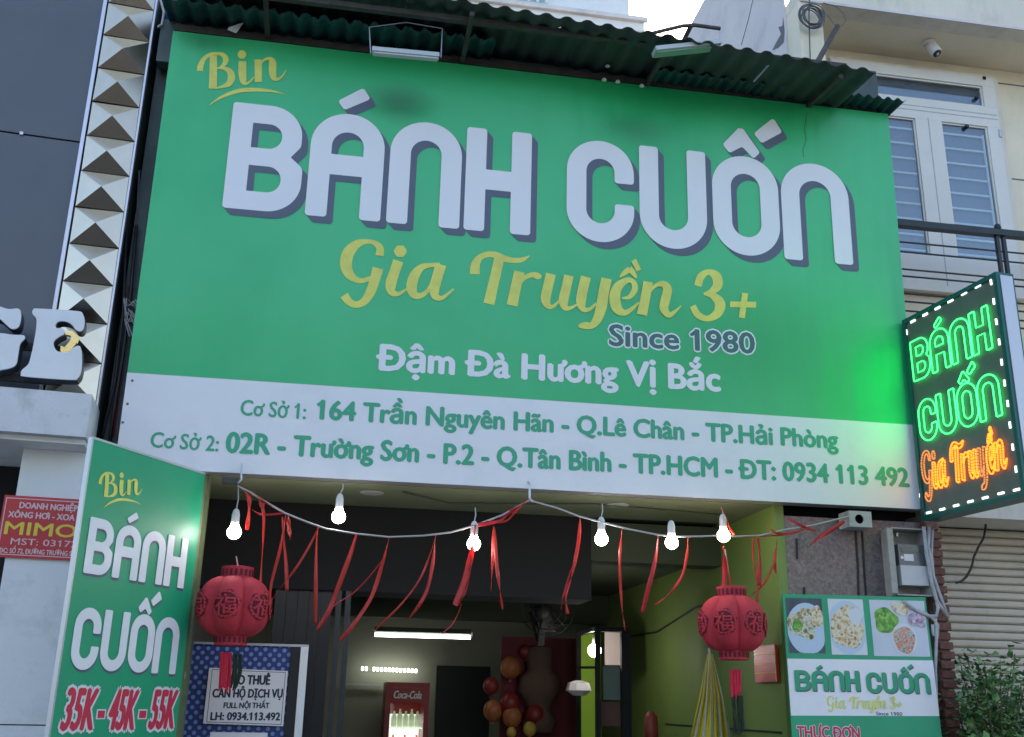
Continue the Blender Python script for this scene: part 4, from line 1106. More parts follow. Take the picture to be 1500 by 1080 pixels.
# square pipe end
c = G(1259,760,.14)
jb = thing('square_vent', 'small white square box with a round dark hole under the big sign', 'vent', G(1259,775))
a = A(1243,748,-.03); b = A(1278,773,-.03)
v = MB(); cxp = A(1259,760.5,-.03); r = .030
ring = [(cxp.x+r*math.cos(t*.2618), -.032, cxp.z+r*math.sin(t*.2618)) for t in range(24)]
Pv = Plane((0,-.03,0),(1,0,0),(0,0,1))
v.flat(Pv, [[(a.x,b.z),(b.x,b.z),(b.x,a.z),(a.x,a.z)], [(cxp.x+r*math.cos(t*.2618), cxp.z+r*math.sin(t*.2618)) for t in range(24)]], 0, .01)
build('face_plate', v, M['pipe_white'], jb)
v = MB(); 
for q in ((a.x,a.x+.008,b.z,a.z),(b.x-.008,b.x,b.z,a.z),(a.x+.0081,b.x-.0081,b.z,b.z+.008),(a.x+.0081,b.x-.0081,a.z-.008,a.z)): v.pbox(Pv,*q,-.0101,-.14)
build('casing', v, M['pipe_white'], jb)
build('dark_core', MB().pbox(Pv, a.x+.009,b.x-.009,b.z+.009,a.z-.009,-.05,-.06), M['black_gloss'], jb)
# electric meter
Pm = Plane((0,-.02,0),(1,0,0),(0,0,1))
a = Pm.uv(1297,772); b = Pm.uv(1359,876); c2 = Pm.uv(1352,770)
mt = thing('electric_meter', 'weathered grey metal box holding an electric meter, on the granite wall', 'meter', Pm.w(b[0],b[1]))
x0, x1, z0, z1 = a[0]+.04, c2[0]+.02, b[1]+.01, a[1]
bx = MB(); e = .008
bx.pbox(Pm,x0,x1,z1-e,z1,.0,-.14); bx.pbox(Pm,x0,x1,z0,z0+e,.0,-.14); bx.pbox(Pm,x0,x0+e,z0+e+.001,z1-e-.001,.0,-.14); bx.pbox(Pm,x1-e,x1,z0+e+.001,z1-e-.001,.0,-.14); bx.pbox(Pm,x0+e,x1-e,z0+e,z1-e,-.13,-.14)
build('box', bx, M['meter_box'], mt)
door = MB().pbox(Pm, x0-.035, x0-.002, z0+.01, z1-.005, .004, -.02); build('door', door, M['meter_box'], mt, 'open cover folded to the left')
my0, my1 = Pm.uv(1335,857)[1], Pm.uv(1330,797)[1]
mx0, mx1 = x0+.045, x1-.012
mb = build('meter_body', MB().pbox(Pm, mx0, mx1, (my0+my1)/2-.005, my1, -.02, -.1), M['meter_dark'], mt)
build('lcd', MB().pbox(Pm, mx0+.02, mx1-.03, my1-.05, my1-.018, -.016, -.0199), M['lcd'], mt)
build('meter_label', MB().pbox(Pm, mx0+.035, mx0+.10, my1-.105, my1-.062, -.0165, -.0199), M['print_white'], mt)
build('meter_button', MB().lathe([(.012,0),(.011,.006)], Pm.w(mx0+.02, my1-.085, -.02), 10, (0,-1,0)), M['print_white'], mt)
build('terminal_cover', MB().pbox(Pm, mx0, mx1, my0, (my0+my1)/2-.006, -.01, -.1), M['meter_white'], mt)
build('seal', MB().pbox(Pm, x0+.07, x0+.085, z1-.045, z1-.02, -.07, -.09), M['alu'], mt)
# pale cables right of the meter
cl = [([(1353,772),(1357,810),(1364,850),(1372,880),(1387,903)], .012, 'thickest pale cable running down between meter and brick column'),
      ([(1361,772),(1360,800),(1366,840),(1378,875),(1389,905)], .010, 'second pale cable beside the brick column, right of the thickest'),
      ([(1366,776),(1365,812),(1368,845),(1374,866),(1384,890)], .007, 'thin pale cable nearest the brick column beside the meter'),
      ([(1323,880),(1332,888),(1345,896),(1362,903),(1372,902),(1374,890),(1370,872)], .011, 'pale cable looping under the meter over the menu board corner'),
      ([(1352,896),(1366,906),(1374,916),(1373,935),(1367,930),(1366,915)], .009, 'curled pale cable end at the top right corner of the menu board'),
      ([(1370,905),(1372,930),(1370,980),(1372,1030),(1376,1085)], .010, 'pale grey cable running down along the right edge of the menu board')]
for pts, r, lab in cl: solo('cable', MB().tube([A(x,y,-.03-.01*(i%2)) for i,(x, y) in enumerate(pts)], r, 8), M['cable_light'], lab, 'cable', None, True)
# brick column
bcx0 = A(1370,900,.05).x; bcx1 = A(1389.5,900,.05).x
bk = thing('brick_column', 'narrow exposed red brick column between the menu board and the roller shutter', 'column', (bcx0,.1,.13))
build('mortar_core', MB().box((bcx0+.004,.07,.13),(bcx1-.004,.55,sb-.002)), M['mortar'], bk)
bh = .058; z = 1.15; k = 0; proto = None
while z < sb-.06:
    w = bcx1-bcx0; of = .02 if k % 2 else 0
    if proto is None:
        br = MB().box((bcx0,.05,z),(bcx1,.26,z+bh-.012)); proto = build('brick', br, M['brick'], bk, origin=((bcx0+bcx1)/2,.155,z+bh/2)); 
        bv = proto.modifiers.new('b','BEVEL'); bv.width = .004; bv.segments = 1
    else:
        share(proto, proto.location+Vector((rnd.uniform(-.004,.010)+(of*.4), rnd.uniform(-.01,.008), k*bh)), bk, (0,R_(rnd.uniform(-1.5,1.5)),R_(rnd.uniform(-3,3))))
    z += bh; k += 1
# roller shutter
sy = .50
rs = thing('roller_shutter', 'closed beige grey roller shutter of horizontal slats under the balcony', 'shutter', (6,sy,.13))
z_a, z_b = A(1387.8,900,sy).z, A(1396.5,948,sy).z
pz = (A(1378.9,818.2,sy).z-A(1387.8,900,sy).z)/7
zs0 = A(1378.9,818.2,sy).z
def slat_mesh(zc):
    m = MB(); prof = [(0,0),(.010,.006),(.016,pz*.25),(.017,pz*.6),(.012,pz*.86),(.002,pz*.93),(0,pz*.95)]
    n = len(prof); vs = [(bcx1-.1, sy-d, zc+h) for d, h in prof]+[(9.3, sy-d, zc+h) for d, h in prof]
    vs += [(bcx1-.1, sy+.012, zc),(bcx1-.1, sy+.012, zc+pz*.95),(9.3, sy+.012, zc),(9.3, sy+.012, zc+pz*.95)]
    fs = [(i,i+1,n+i+1,n+i) for i in range(n-1)]+[(2*n,2*n+1,2*n+3,2*n+2)]
    fs += [(0,n,2*n+2,2*n),(n-1,2*n+1,2*n+3,2*n-1), tuple(range(n))+(2*n+1,2*n), tuple(range(n,2*n))+(2*n+3,2*n+2)]
    return m.add(vs, fs)
sp0 = build('slat', slat_mesh(zs0), M['shutter'], rs, origin=(6,sy,zs0))
k0 = int((zs0-.15)/pz)
for i in range(-int((sb-.05-zs0)/pz), k0):
    if i: share(sp0, sp0.location+Vector((0,rnd.uniform(-.001,.001),-pz*i)), rs)
build('backing', MB().box((bcx1-.1,sy+.013,.13),(9.3,sy+.05,sb)), M['joint'], rs)
solo('cable', MB().tube([A(x,y,.33) for x, y in ((1443,762),(1444,772),(1441,788),(1433,802),(1427,815),(1423,832),(1416,845),(1408,852),(1400,854))], .008, 6), M['black_cable'], 'short black cable dangling in front of the roller shutter', 'cable')

# menu board
q_ = [A(1146.3,870.2,-.02), A(1364,875.3,-.02), A(1160.5,1080,-.07), A(1379.6,1080,-.07)]
PM = Plane(q_[2], q_[3]-q_[2], q_[0]-q_[2])
mu1 = PM.uv(1379.6,1080)[0]; mv1 = PM.uv(1146.3,870.2)[1]
menu = thing('menu_board', 'menu board with three food photos fixed to the granite wall', 'sign', PM.w(mu1/2,-.9))
def mp(x, y): return PM.uv(1130+x/4.907, 860+y/4.907)
build('green_panel', MB().pbox(PM, 0, mu1, -.9, mv1, 0, -.012), M['board_green'], menu)
v_t = mp(105,515)[1]; v_bm = mp(135,925)[1]
build('white_band', MB().pbox(PM, .001, mu1-.001, v_bm, v_t, .0022, .0005), M['sign_white'], menu)
def disc(mb, c, rx, ry, off, n=28, clip=None, wob=0):
    loop = []
    for i in range(n):
        a = 2*math.pi*i/n; k = 1+wob*math.sin(a*3+c[0]*40)+wob*.7*math.sin(a*5+1)
        x, y = c[0]+rx*k*math.cos(a), c[1]+ry*k*math.sin(a)
        if clip: x = min(max(x, clip[0]), clip[1]); y = min(max(y, clip[2]), clip[3])
        loop.append((x, y))
    return mb.flat(PM, [loop], off)
cells = [((100,78),(398,478),'photo_dark'), ((402,85),(700,490),'plate_white'), ((700,92),(1150,502),'photo_pale')]
rects = []
for (l, r_, m_) in cells:
    a = mp(l[0],(l[1])); b = mp(r_[0]-8, r_[1]); rc = (a[0], b[0], b[1], a[1]); rects.append(rc)
    build('photo', MB().pbox(PM, rc[0], rc[1], rc[2], rc[3], .002, .0005), M[m_], menu)
def cdisc(mpx, rx, ry, off, m_, rc, wob=0.0, name='photo_print'):
    c = mp(*mpx); s = 1/4.907*.0042
    build(name, disc(MB(), c, rx*s, ry*s, off, clip=rc, wob=wob), M[m_], menu)
r0, r1, r2 = rects
cdisc((255,300),152,182,.0028,'plate',r0); cdisc((225,265),112,105,.0036,'food_herbs',r0,.12); cdisc((330,215),50,75,.0044,'food_rolls',r0,.1); cdisc((185,275),40,42,.0052,'food_greens',r0,.12)
cdisc((545,290),150,190,.0028,'plate',r1); cdisc((545,290),128,150,.0036,'food_rolls',r1,.06); cdisc((600,210),55,60,.0044,'plate_white',r1,.12)
cdisc((820,240),92,92,.0028,'food_greens',r2,.08); cdisc((955,375),98,112,.0036,'plate_white',r2); cdisc((955,380),84,95,.0044,'food_mix',r2,.05); cdisc((1050,230),75,60,.0052,'food_onion',r2,.12); cdisc((930,150),70,50,.0048,'food_rolls',r2,.12)
def mrow(which, L, Rr, T, B):
    u0, u1 = mp(*L)[0], mp(*Rr)[0]; v1, v0 = mp(*T)[1], mp(*B)[1]
    for g in fit_row(which, u0, u1, v0, v1):
        build('letter', MB().flat(PM, g, .0065), M['board_green'], menu)
        s = MB()
        for k in range(1,4): s.flat(PM, g, .006-k*.0006, sx=.006*k/3, sy=-.007*k/3)
        build('letter_shadow', s, M['sign_shadow'], menu)
mrow(1, (165,680), (632,690), (170,598), (178,745)); mrow(2, (680,690), (1135,700), (800,615), (1125,765))
bb = bbox_uv(G3)
dst = (mp(398,850)[0], mp(400,905)[1], mp(935,850)[0], mp(600,778)[1])
build('script_lettering', strokes_mesh(MB(), PM, remap(G3, bb, dst), .003), M['sign_yellow'], menu)
build('lettering', px_text(MB(), PM, 'Since 1980', (1130+752/4.907,860+922/4.907), (1130+940/4.907,860+926/4.907), (1130+755/4.907,860+897/4.907), .003, .03), M['sign_shadow'], menu)
w1 = dict(left=(1130+188/4.907,860+1085/4.907), right=(1130+635/4.907,860+1092/4.907), captop=(1130+190/4.907,860+1002/4.907))
build('lettering', px_text(MB(), PM, 'THỰC ĐƠN', w1['left'], w1['right'], w1['captop'], .002, .07, 0, .03), M['print_white'], menu)
build('lettering', px_text(MB(), PM, 'THỰC ĐƠN', w1['left'], w1['right'], w1['captop'], .0036, .03), M['price_red'], menu)

# plant
pc = A(1450,1090,.0)
pl = thing('potted_shrub', 'leafy green shrub in front of the roller shutter at the lower right corner', 'plant', (pc.x,pc.y,.13))
sm = MB(); lm = [MB(), MB()]; r2_ = random.Random(11)
tips = []
for i in range(60):
    x0_, y0_ = r2_.uniform(-.05,.05), r2_.uniform(-.05,.05)
    tx, ty = r2_.uniform(-.36,.42), r2_.uniform(-.25,.25); hz = r2_.uniform(.8,1.56) - .30*abs(tx+.05)
    pts = [Vector((pc.x+x0_+tx*s*s, pc.y+y0_+ty*s, .45+(hz+.05)*s)) for s in (0,.35,.7,1)]
    sm.tube(pts, [.012,.009,.006,.003], 5); tips.append(pts)
for pts in tips:
    for j in range(120):
        s = r2_.uniform(.35,1.05); k = min(int(s*3),2); f_ = s*3-k
        p = pts[k].lerp(pts[k+1], min(f_,1))+Vector((r2_.gauss(0,.055), r2_.gauss(0,.055), r2_.gauss(0,.045)))
        L_ = r2_.uniform(.035,.082); d = Vector((r2_.uniform(-1,1), r2_.uniform(-1,1), r2_.uniform(-.7,.5))).normalized()
        sd_ = d.cross(Vector((r2_.uniform(-.4,.4),r2_.uniform(-.4,.4),1))).normalized(); nn = d.cross(sd_)*.004
        m_ = lm[r2_.random() < .4]
        m_.add([p, p+d*L_*.45+sd_*L_*.27+nn, p+d*L_, p+d*L_*.45-sd_*L_*.27+nn, p+d*L_*.5], [(0,1,4),(1,2,4),(2,3,4),(3,0,4)])
build('stem', sm, M['stem'], pl)
tag(build('foliage', lm[0], M['leaf'], pl), kind='stuff'); tag(build('foliage', lm[1], M['leaf_dark'], pl), kind='stuff')
build('pot', MB().lathe([(.13,0),(.18,.28),(.19,.30),(.17,.30),(.16,.27)], (pc.x,pc.y,.13), 24), mat('terracotta', (.25,.09,.05), .8, vary=.1), pl, smooth=True)

# ================================================================== LIGHT STRING
def S(x, y, y_=-.05): return A(x, y, y_)
cordpts = [(348,712),(368,722),(385,733),(418,752),(450,765),(478,775),(520,782),(570,787),(620,785),(660,780),(695,770),(735,755),(775,733),(815,744),(850,757),(885,766),(920,775),(960,783),(985,786),(1020,786),(1055,785),(1078,786),(1112,785),(1145,777),(1190,770),(1245,756)]
solo('cable', MB().tube([S(x,y) for x, y in cordpts], .0055, 6), M['cord'], 'sagging grey cable strung with bulbs and red ribbons under the sign', 'cable', None, True)
BULBS = [(343,780,349,715,'leftmost bulb of the light string, above the left lantern',0),
         (496,757,503,709,'bulb hanging highest, second from the left, on a white socket',0),
         (694,797,696,744,'bulb partly hidden by red ribbons, third from the left',0),
         (881,790,882,738,'bulb fourth from the left below the round ceiling downlight',0),
         (984,795,984,786,'bulb without visible cord, second from the right',0),
         (1060,785,1056,744,'rightmost bulb, clear glass with a visible filament above the right lantern',1)]
for x, y, tx, ty, lab, clear in BULBS:
    c = S(x, y, -.03); t_ = S(tx, ty, -.03)
    b = thing('light_bulb', lab, 'light bulb', c-Vector((0,0,.045)), 'bulbs of the light string')
    r = .040
    top = c+Vector((0,0,.05))
    prof = [(.004,-r)]+[(r*math.cos(a), r*math.sin(a)) for a in [R_(d) for d in range(-75,46,15)]]+[(.021,.046),(.018,.054)]
    build('glass', MB().lathe(prof, c, 18), M['bulb_clear'] if clear else M['bulb'], b, smooth=True)
    build('socket', MB().lathe([(.020,.050),(.023,.056),(.023,.10),(.017,.125),(.008,.135)], c, 14), M['socket'], b)
    cc = c+Vector((0,0,.134)); 
    if (t_-cc).length > .02: build('cord', MB().tube([cc, cc.lerp(t_,.5)+Vector((.006,0,0)), t_], .004, 5), M['cord'], b)
a = S(348,708)
cl_ = thing('cord_clamp', 'small dark bracket holding the left end of the light cable under the sign', 'bracket', a)
build('plate', MB().box((a.x-.09,a.y-.01,a.z+.0),(a.x+.0,a.y+.06,a.z+.03)), M['rust_steel'], cl_)
build('hook', MB().tube([a+Vector((.0,0,.0)), a+Vector((.02,0,.02)), a+Vector((.015,0,.06)), a+Vector((.01,.02,.12))], .006, 6), M['alu'], cl_)
a = S(776,718); solo('cord_hook', MB().tube([a+Vector((0,.05,.06)), a+Vector((0,0,.03)), a, a-Vector((0,0,.05)), a+Vector((.02,0,-.07))], .007, 6), M['alu'], 'metal hook lifting the light cable at the middle under the sign', 'hook')

def ribbon(pts, w0, lab, m='ribbon', tw=None, yb=-.055, seed=1):
    rr = random.Random(seed); mb = MB(); P3 = cr([(x,y,0) for x, y in pts], 6); n = len(P3)
    ph = rr.uniform(0,3.1); tw = rr.uniform(1.5,4.0) if tw is None else tw; amp = rr.uniform(.5,1.35)
    for i, (x, y, _) in enumerate(P3):
        c = A(x, y, yb+.015*math.sin(i*.4+seed)); a = P3[max(i-1,0)]; b = P3[min(i+1,n-1)]
        d = (A(b[0],b[1],yb)-A(a[0],a[1],yb)).normalized()
        side = d.cross(Vector((0,-1,0))).normalized(); ang = ph*.3+amp*math.sin(tw*i/n*2+ph)
        w = side*math.cos(ang)+Vector((0,-1,0))*math.sin(ang)
        nn = d.cross(w).normalized()*.0006
        hw_ = w0/2*(.35+.65*min(1, (i+1)/(n*.22)))
        for s, o in ((-1,1),(1,1),(1,-1),(-1,-1)): mb.v.append(c+w*hw_*s+nn*o)
    for i in range(n-1):
        for k in range(4): mb.f.append((i*4+k, i*4+(k+1)%4, (i+1)*4+(k+1)%4, (i+1)*4+k))
    mb.f.append((0,1,2,3)); mb.f.append(tuple((n-1)*4+k for k in (3,2,1,0)))
    return solo('ribbon', mb, M[m], lab, 'ribbon', 'red ribbons tied along the light string', True)
def c2(*p): return [(280+x/4.153, 680+y/4.153) for x, y in p]
def c3(*p): return [(640+x/4.153, 680+y/4.153) for x, y in p]
def c4(*p): return [(980+x/4.153, 680+y/4.153) for x, y in p]
RB = [
 (c2((310,150),(350,200),(352,290),(340,400)), .030,'loose red ribbon just right of the leftmost bulb','ribbon'),
 (c2((415,215),(440,300),(440,430),(428,620),(422,760)), .022,'long straight ribbon hanging behind the left lantern top','ribbon'),
 (c2((575,310),(545,500),(490,720),(472,860)), .020,'ribbon slanting down to the left lantern from the first cluster','ribbon'),
 (c2((555,320),(565,470),(578,620),(582,770)), .024,'ribbon with a blunt pale end in the first cluster','ribbon'),
 (c2((590,310),(595,390),(603,460)), .026,'shortest hanging ribbon, in the first cluster','ribbon'),
 (c2((775,385),(735,470),(640,630),(540,760),(480,840)), .016,'thin ribbon sweeping left from below the second bulb to the lantern','ribbon'),
 (c2((770,388),(762,500),(758,750),(755,972)), .026,'vertical salmon ribbon left of the second bulb','ribbon'),
 (c2((1005,430),(965,560),(890,760),(840,890),(765,1010)), .032,'wide ribbon slanting down left, just right of the second bulb','ribbon'),
 (c2((1180,560),(1080,690),(980,790),(870,860),(800,960)), .009,'hair thin dark ribbon curving across the dark box','ribbon_pink'),
 (c2((1205,450),(1165,600),(1100,800),(1000,960),(905,1075)), .026,'long ribbon ending beside the dark door rail','ribbon'),
 (c2((1490,435),(1450,560),(1390,700),(1280,850),(1120,1010)), .014,'thin ribbon reaching down to the left end of the tube light','ribbon'),
 (c2((1485,440),(1470,600),(1425,790),(1325,942)), .024,'ribbon that curls left above the middle of the tube light','ribbon'),
 (c2((370,275),(410,300),(460,308),(570,298)), .014,'short horizontal ribbon bridging two ribbons near the left clamp','ribbon_pink'),
 (c2((300,140),(400,195),(480,250),(570,300)), .008,'ribbon strip lying along the left end of the cable','ribbon'),
 (c2((415,215),(430,260),(445,225)), .020,'small red ribbon knot on the cable near the left clamp','ribbon'),
 (c3((235,370),(215,520),(170,700),(110,860)), .040,'wide red ribbon hanging over the third bulb','ribbon'),
 (c3((215,480),(200,640),(170,780),(130,860)), .018,'second ribbon just behind the wide one at the third bulb','ribbon_pink'),
 (c3((150,850),(120,930),(80,990),(30,1030)), .008,'thread thin ribbon tail curving below the third bulb','ribbon'),
 (c3((345,375),(340,560),(328,775)), .020,'shorter one of the two ribbons forming an upside down V','ribbon'),
 (c3((350,380),(362,600),(385,780),(400,888)), .026,'longer one of the two ribbons forming an upside down V','ribbon'),
 (c3((560,212),(500,260),(430,300),(380,345),(250,370)), .028,'ribbon wrapped along the rising cable left of the middle hook','ribbon_pink'),
 (c3((530,230),(470,300),(410,350),(300,350)), .014,'thin ribbon twisted round the rising cable left of the middle hook','ribbon'),
 (c3((872,325),(860,480),(820,680),(785,800),(795,912)), .026,'ribbon between the middle hook and the fourth bulb','ribbon'),
 (c3((850,560),(800,700),(765,820),(755,885)), .014,'thin companion ribbon behind the one right of the middle hook','ribbon_pink'),
 (c3((1125,400),(1118,490),(1112,620),(1125,860),(1145,1015)), .020,'ribbon right of the fourth bulb with a long thin tail','ribbon'),
 (c3((1345,435),(1325,600),(1285,760),(1250,902)), .032,'broad pinkish ribbon left of the fifth bulb','ribbon_pink'),
 (c4((115,450),(108,560),(75,690),(0,790),(-85,855)), .020,'ribbon curving left below the fifth bulb with a blunt end','ribbon'),
 (c4((310,262),(345,320),(370,390),(400,432)), .016,'short ribbon slanting right from the rightmost bulb socket','ribbon'),
 (c4((330,500),(340,620),(330,830)), .036,'wide ribbon draped over the top left of the right lantern','ribbon_pink'),
 (c4((345,560),(375,740),(405,900),(413,1075)), .020,'long ribbon lying down the front of the right lantern','ribbon'),
 (c4((510,450),(515,600),(538,740),(530,890)), .020,'bright ribbon hanging to the right side of the right lantern','ribbon'),
 (c4((540,450),(552,580),(545,740)), .034,'dark wide ribbon behind the bright one right of the lantern','ribbon_pink'),
 (c4((660,460),(640,600),(575,730),(480,810)), .014,'ribbon curving from the granite edge to the right lantern','ribbon'),
 (c4((655,480),(642,580),(652,680)), .020,'short ribbon hanging at the granite edge','ribbon'),
 (c4((595,372),(640,410),(700,425),(800,405),(880,370)), .020,'bow like ribbon tied on the cable over the granite edge','ribbon'),
 (c4((440,440),(560,438),(700,430),(830,405)), .012,'ribbon strip lying along the cable right of the right lantern','ribbon'),
 (c4((860,495),(930,435),(1000,395),(1065,345)), .030,'red ribbon below the cable near the square vent','ribbon'),
 (c4((690,320),(760,350),(830,385),(900,410)), .020,'faint red ribbon above the cable on the granite wall','ribbon_pink'),
]
for i, (pts, w, lab, m_) in enumerate(RB): ribbon(pts, w*.88, lab, m_, seed=i+1)

# ================================================================== LANTERNS
def lantern(cx_, cy_, R, H, lab, ys, spin):
    c = A(cx_, cy_, ys); t_ = thing('paper_lantern', lab, 'lantern', c-Vector((0,0,H)), 'red lanterns below the light string')
    gore = None; n = 6
    fu, fuf = text_mesh('福', .012)
    for k in range(n):
        a0 = spin+k*2*math.pi/n
        g = MB(); nu, nv = 8, 12
        for i in range(nu+1):
            ph = (i/nu-.5)*2*math.pi/n
            for j in range(nv+1):
                th = R_(-70)+(R_(140))*j/nv
                rad = R*math.cos(th)**.62*(.84+.26*max(0,math.cos(ph*n/2))**.75)
                g.v.append(c+Vector((rad*math.cos(a0+ph), rad*math.sin(a0+ph), H*math.sin(th)/math.sin(R_(70)))))
        for i in range(nu):
            for j in range(nv):
                q = i*(nv+1)+j; g.f.append((q,q+nv+1,q+nv+2,q+1))
        go = build('panel', g, M['lantern'], t_, smooth=True)
        # cut paper medallion following the panel
        d = Vector((math.cos(a0), math.sin(a0), 0)); s_ = Vector((-math.sin(a0), math.cos(a0), 0)); rm = R*.40
        def on(u, v, off):
            ph = u/R; th = math.asin(max(-.9,min(.9,v/H*math.sin(R_(70)))))
            rad = R*math.cos(th)**.62*(.84+.26*max(0,math.cos(ph*n/2))**.75)+off
            return c+Vector((rad*math.cos(a0+ph), rad*math.sin(a0+ph), v))
        m1 = MB(); N = 24
        m1.v.append(on(0,0,.004)); 
        for ring in (.5,1):
            for i in range(N):
                a = 2*math.pi*i/N; w = 1+.08*math.sin(a*6)
                m1.v.append(on(rm*ring*w*math.cos(a), rm*ring*w*math.sin(a), .004))
        m1.f += [(0,1+i,1+(i+1)%N) for i in range(N)]+[(1+i,1+N+i,1+N+(i+1)%N,1+(i+1)%N) for i in range(N)]
        co = build('paper_cut', m1, M['lantern_dark'], go)
        m2 = MB(); b = 0
        m2.v += [on((v.x-.48)*rm*1.55, (v.y-.37)*rm*1.55, .008) for v in fu]; m2.f += fuf
        N = 20
        for i in range(N):
            a = 2*math.pi*(i)/N; a2 = a+.2
            b = len(m2.v); m2.v += [on(rm*.98*math.cos(a),rm*.98*math.sin(a),.0085),on(rm*.98*math.cos(a2),rm*.98*math.sin(a2),.0085),on(rm*.80*math.cos(a2+.1),rm*.80*math.sin(a2+.1),.0085),on(rm*.84*math.cos(a-.05),rm*.84*math.sin(a-.05),.0085)]
            m2.f.append((b,b+1,b+2,b+3))
        build('paper_character', m2, M['lantern'], go)
    rc_ = R*.47
    def collar(z0, z1, nm):
        q = MB(); nn = 24
        q.lathe([(rc_*.86,z0),(rc_,z0+.002),(rc_,z1-.002),(rc_*.86,z1)], c, 16); o = build(nm, q, M['lantern'], t_)
        h = MB()
        for i in range(20):
            a = 2*math.pi*i/20; p = c+Vector(((rc_+.001)*math.cos(a),(rc_+.001)*math.sin(a),(z0+z1)/2)); s__ = Vector((-math.sin(a),math.cos(a),0))*.008; zz_ = Vector((0,0,(z1-z0)*.25)); oo = Vector((math.cos(a),math.sin(a),0))*.001
            h.hexa([p-s__-zz_,p+s__-zz_,p+s__-zz_+oo,p-s__-zz_+oo,p-s__+zz_,p+s__+zz_,p+s__+zz_+oo,p-s__+zz_+oo])
        build('collar_cutout', h, M['lantern_dark'], o)
    collar(H*.93, H*1.38, 'top_collar'); collar(-H*1.32, -H*.95, 'bottom_collar')
    return t_, c
L1, cL = lantern(343, 889, .190, .160, 'left red paper lantern with cut paper medallions, partly behind the price board', -.02, R_(-98))
build('cord', MB().tube([cL+Vector((0,0,.22)), A(346,815,-.03)], .004, 5), M['cord'], L1)
L2, cR = lantern(1073, 914, .186, .160, 'right red paper lantern hanging in front of the lime wall', -.02, R_(-126))
build('cord', MB().tube([cR+Vector((0,0,.22)), A(1062,805,-.03)], .004, 5), M['cord'], L2)
def tassel(par, pts, w, m_, seed):
    q = MB(); rr = random.Random(seed)
    for k in range(9):
        dx = (k-4)/4*w/2*.9; e = rr.uniform(-.02,.02)
        q.tube([A(x,y,-.04)+Vector((dx+rr.uniform(-.003,.003), rr.uniform(-.01,.01), (e if i == len(pts)-1 else 0))) for i, (x, y) in enumerate(pts)], w*.10, 5)
    build('tassel', q, m_, par)
tassel(L1, [(331,956),(331,975),(329,1008)], .060, M['tassel'], 1)
tassel(L1, [(348,958),(347,985),(343,1006)], .045, M['tassel_dark'], 2)
tassel(L2, [(1077,981),(1078,1000),(1079,1019)], .065, M['tassel'], 3)
tassel(L2, [(1074,1019),(1076,1045),(1078,1075)], .022, M['tassel_dark'], 4)
tassel(L2, [(1084,1019),(1085,1045),(1085,1072)], .038, M['tassel_dark'], 5)

# ================================================================== INSIDE THE SHOP
# polka dot panel and rental notice
yp = .55
a, b = A(283,930,yp), A(436,1085,yp)
pk = thing('polka_dot_board', 'navy blue board with pale polka dots behind the rental notice', 'board', ((a.x+b.x)/2, yp, .15))
build('panel', MB().box((.43,yp,.15),(A(437,1000,yp).x,yp+.03,A(400,946,yp).z)), M['polka_dots'], pk)
x1 = A(437,1000,yp).x; zt2 = A(445,948,yp).z
build('dark_edge', MB().box((x1-.06,yp-.012,.15),(x1-.001,yp-.002,zt2)), M['black_panel'], pk)
build('white_frame', MB().box((x1,yp-.02,.15),(x1+.045,yp+.03,zt2)), M['white_paint'], pk)
q = MB().box((.43,yp-.01,zt2),(x1+.046,yp+.03,zt2+.014)); build('top_rail', q, M['alu'], pk)
Pn = Plane(A(300,1060,yp-.03), A(415,1064,yp-.03)-A(300,1060,yp-.03), A(309,978,yp-.03)-A(300,1060,yp-.03))
def npx(x, y): return (280+x/4.1667, 880+y/4.1667)
nu, nv_ = Pn.uv(*npx(562,760))[0], Pn.uv(*npx(125,410))[1]
no = thing('rental_notice', 'white rental notice with black text on the polka dot board', 'notice', Pn.w(nu/2,0))
build('sheet', MB().pbox(Pn, -.01, nu, 0, nv_, 0, -.006), M['print_white'], no)
bd = MB(); e = .008
for r_ in ((e,nu-.012,e,e+.003),(e,nu-.012,nv_-e-.003,nv_-e),(e,e+.003,e+.0035,nv_-e-.0035),(nu-.015,nu-.012,e+.0035,nv_-e-.0035)): bd.pbox(Pn,*r_,.0012,.0003)
build('border_line', bd, M['print_ink'] if 'print_ink' in M else M.setdefault('print_ink', mat('print_ink', (.02,.025,.05), .5)), no)
for s, l, r_, ct, bo in (('CHO THUÊ',(205,510),(478,512),(205,455),.04),('CĂN HỘ DỊCH VỤ',(130,590),(555,592),(130,540),.04),('FULL NỘI THẤT',(198,655),(475,657),(198,622),.035),('LH: 0934.113.492',(118,728),(540,730),(118,682),.04)):
    build('lettering', px_text(MB(), Pn, s, npx(*l), npx(*r_), npx(*ct), .0015, bo), M['print_ink'], no)
solo('paper_sheet', MB().box((A(308,1076,yp-.05).x,yp-.06,1.2),(A(392,1076,yp-.05).x,yp-.05,A(350,1073,yp-.05).z)), M['print_white'], 'top edge of a pale sheet just below the rental notice', 'paper')

# tube light
yt = 3.6; a, b = A(549,930,yt), A(689,934,yt)
tl = thing('tube_light', 'lit white tube light high inside the shop', 'lamp', a)
build('tube', MB().tube([a, b], .016, 10), M['tube'], tl, smooth=True); build('holder', MB().bar(a+Vector((-.02,.02,.03)), b+Vector((.02,.02,.03)), .04, .035), M['lamp_white'], tl)
build('end_cap', MB().box((a.x-.03,yt-.02,a.z-.02),(a.x-.005,yt+.02,a.z+.02)), M['lamp_white'], tl)
pc_ = A(620,932,yt); build('ceiling_plate', MB().box((a.x,yt-.03,pc_.z+.03),(b.x,yt+.1,pc_.z+.07)), M['ceiling'], tl)
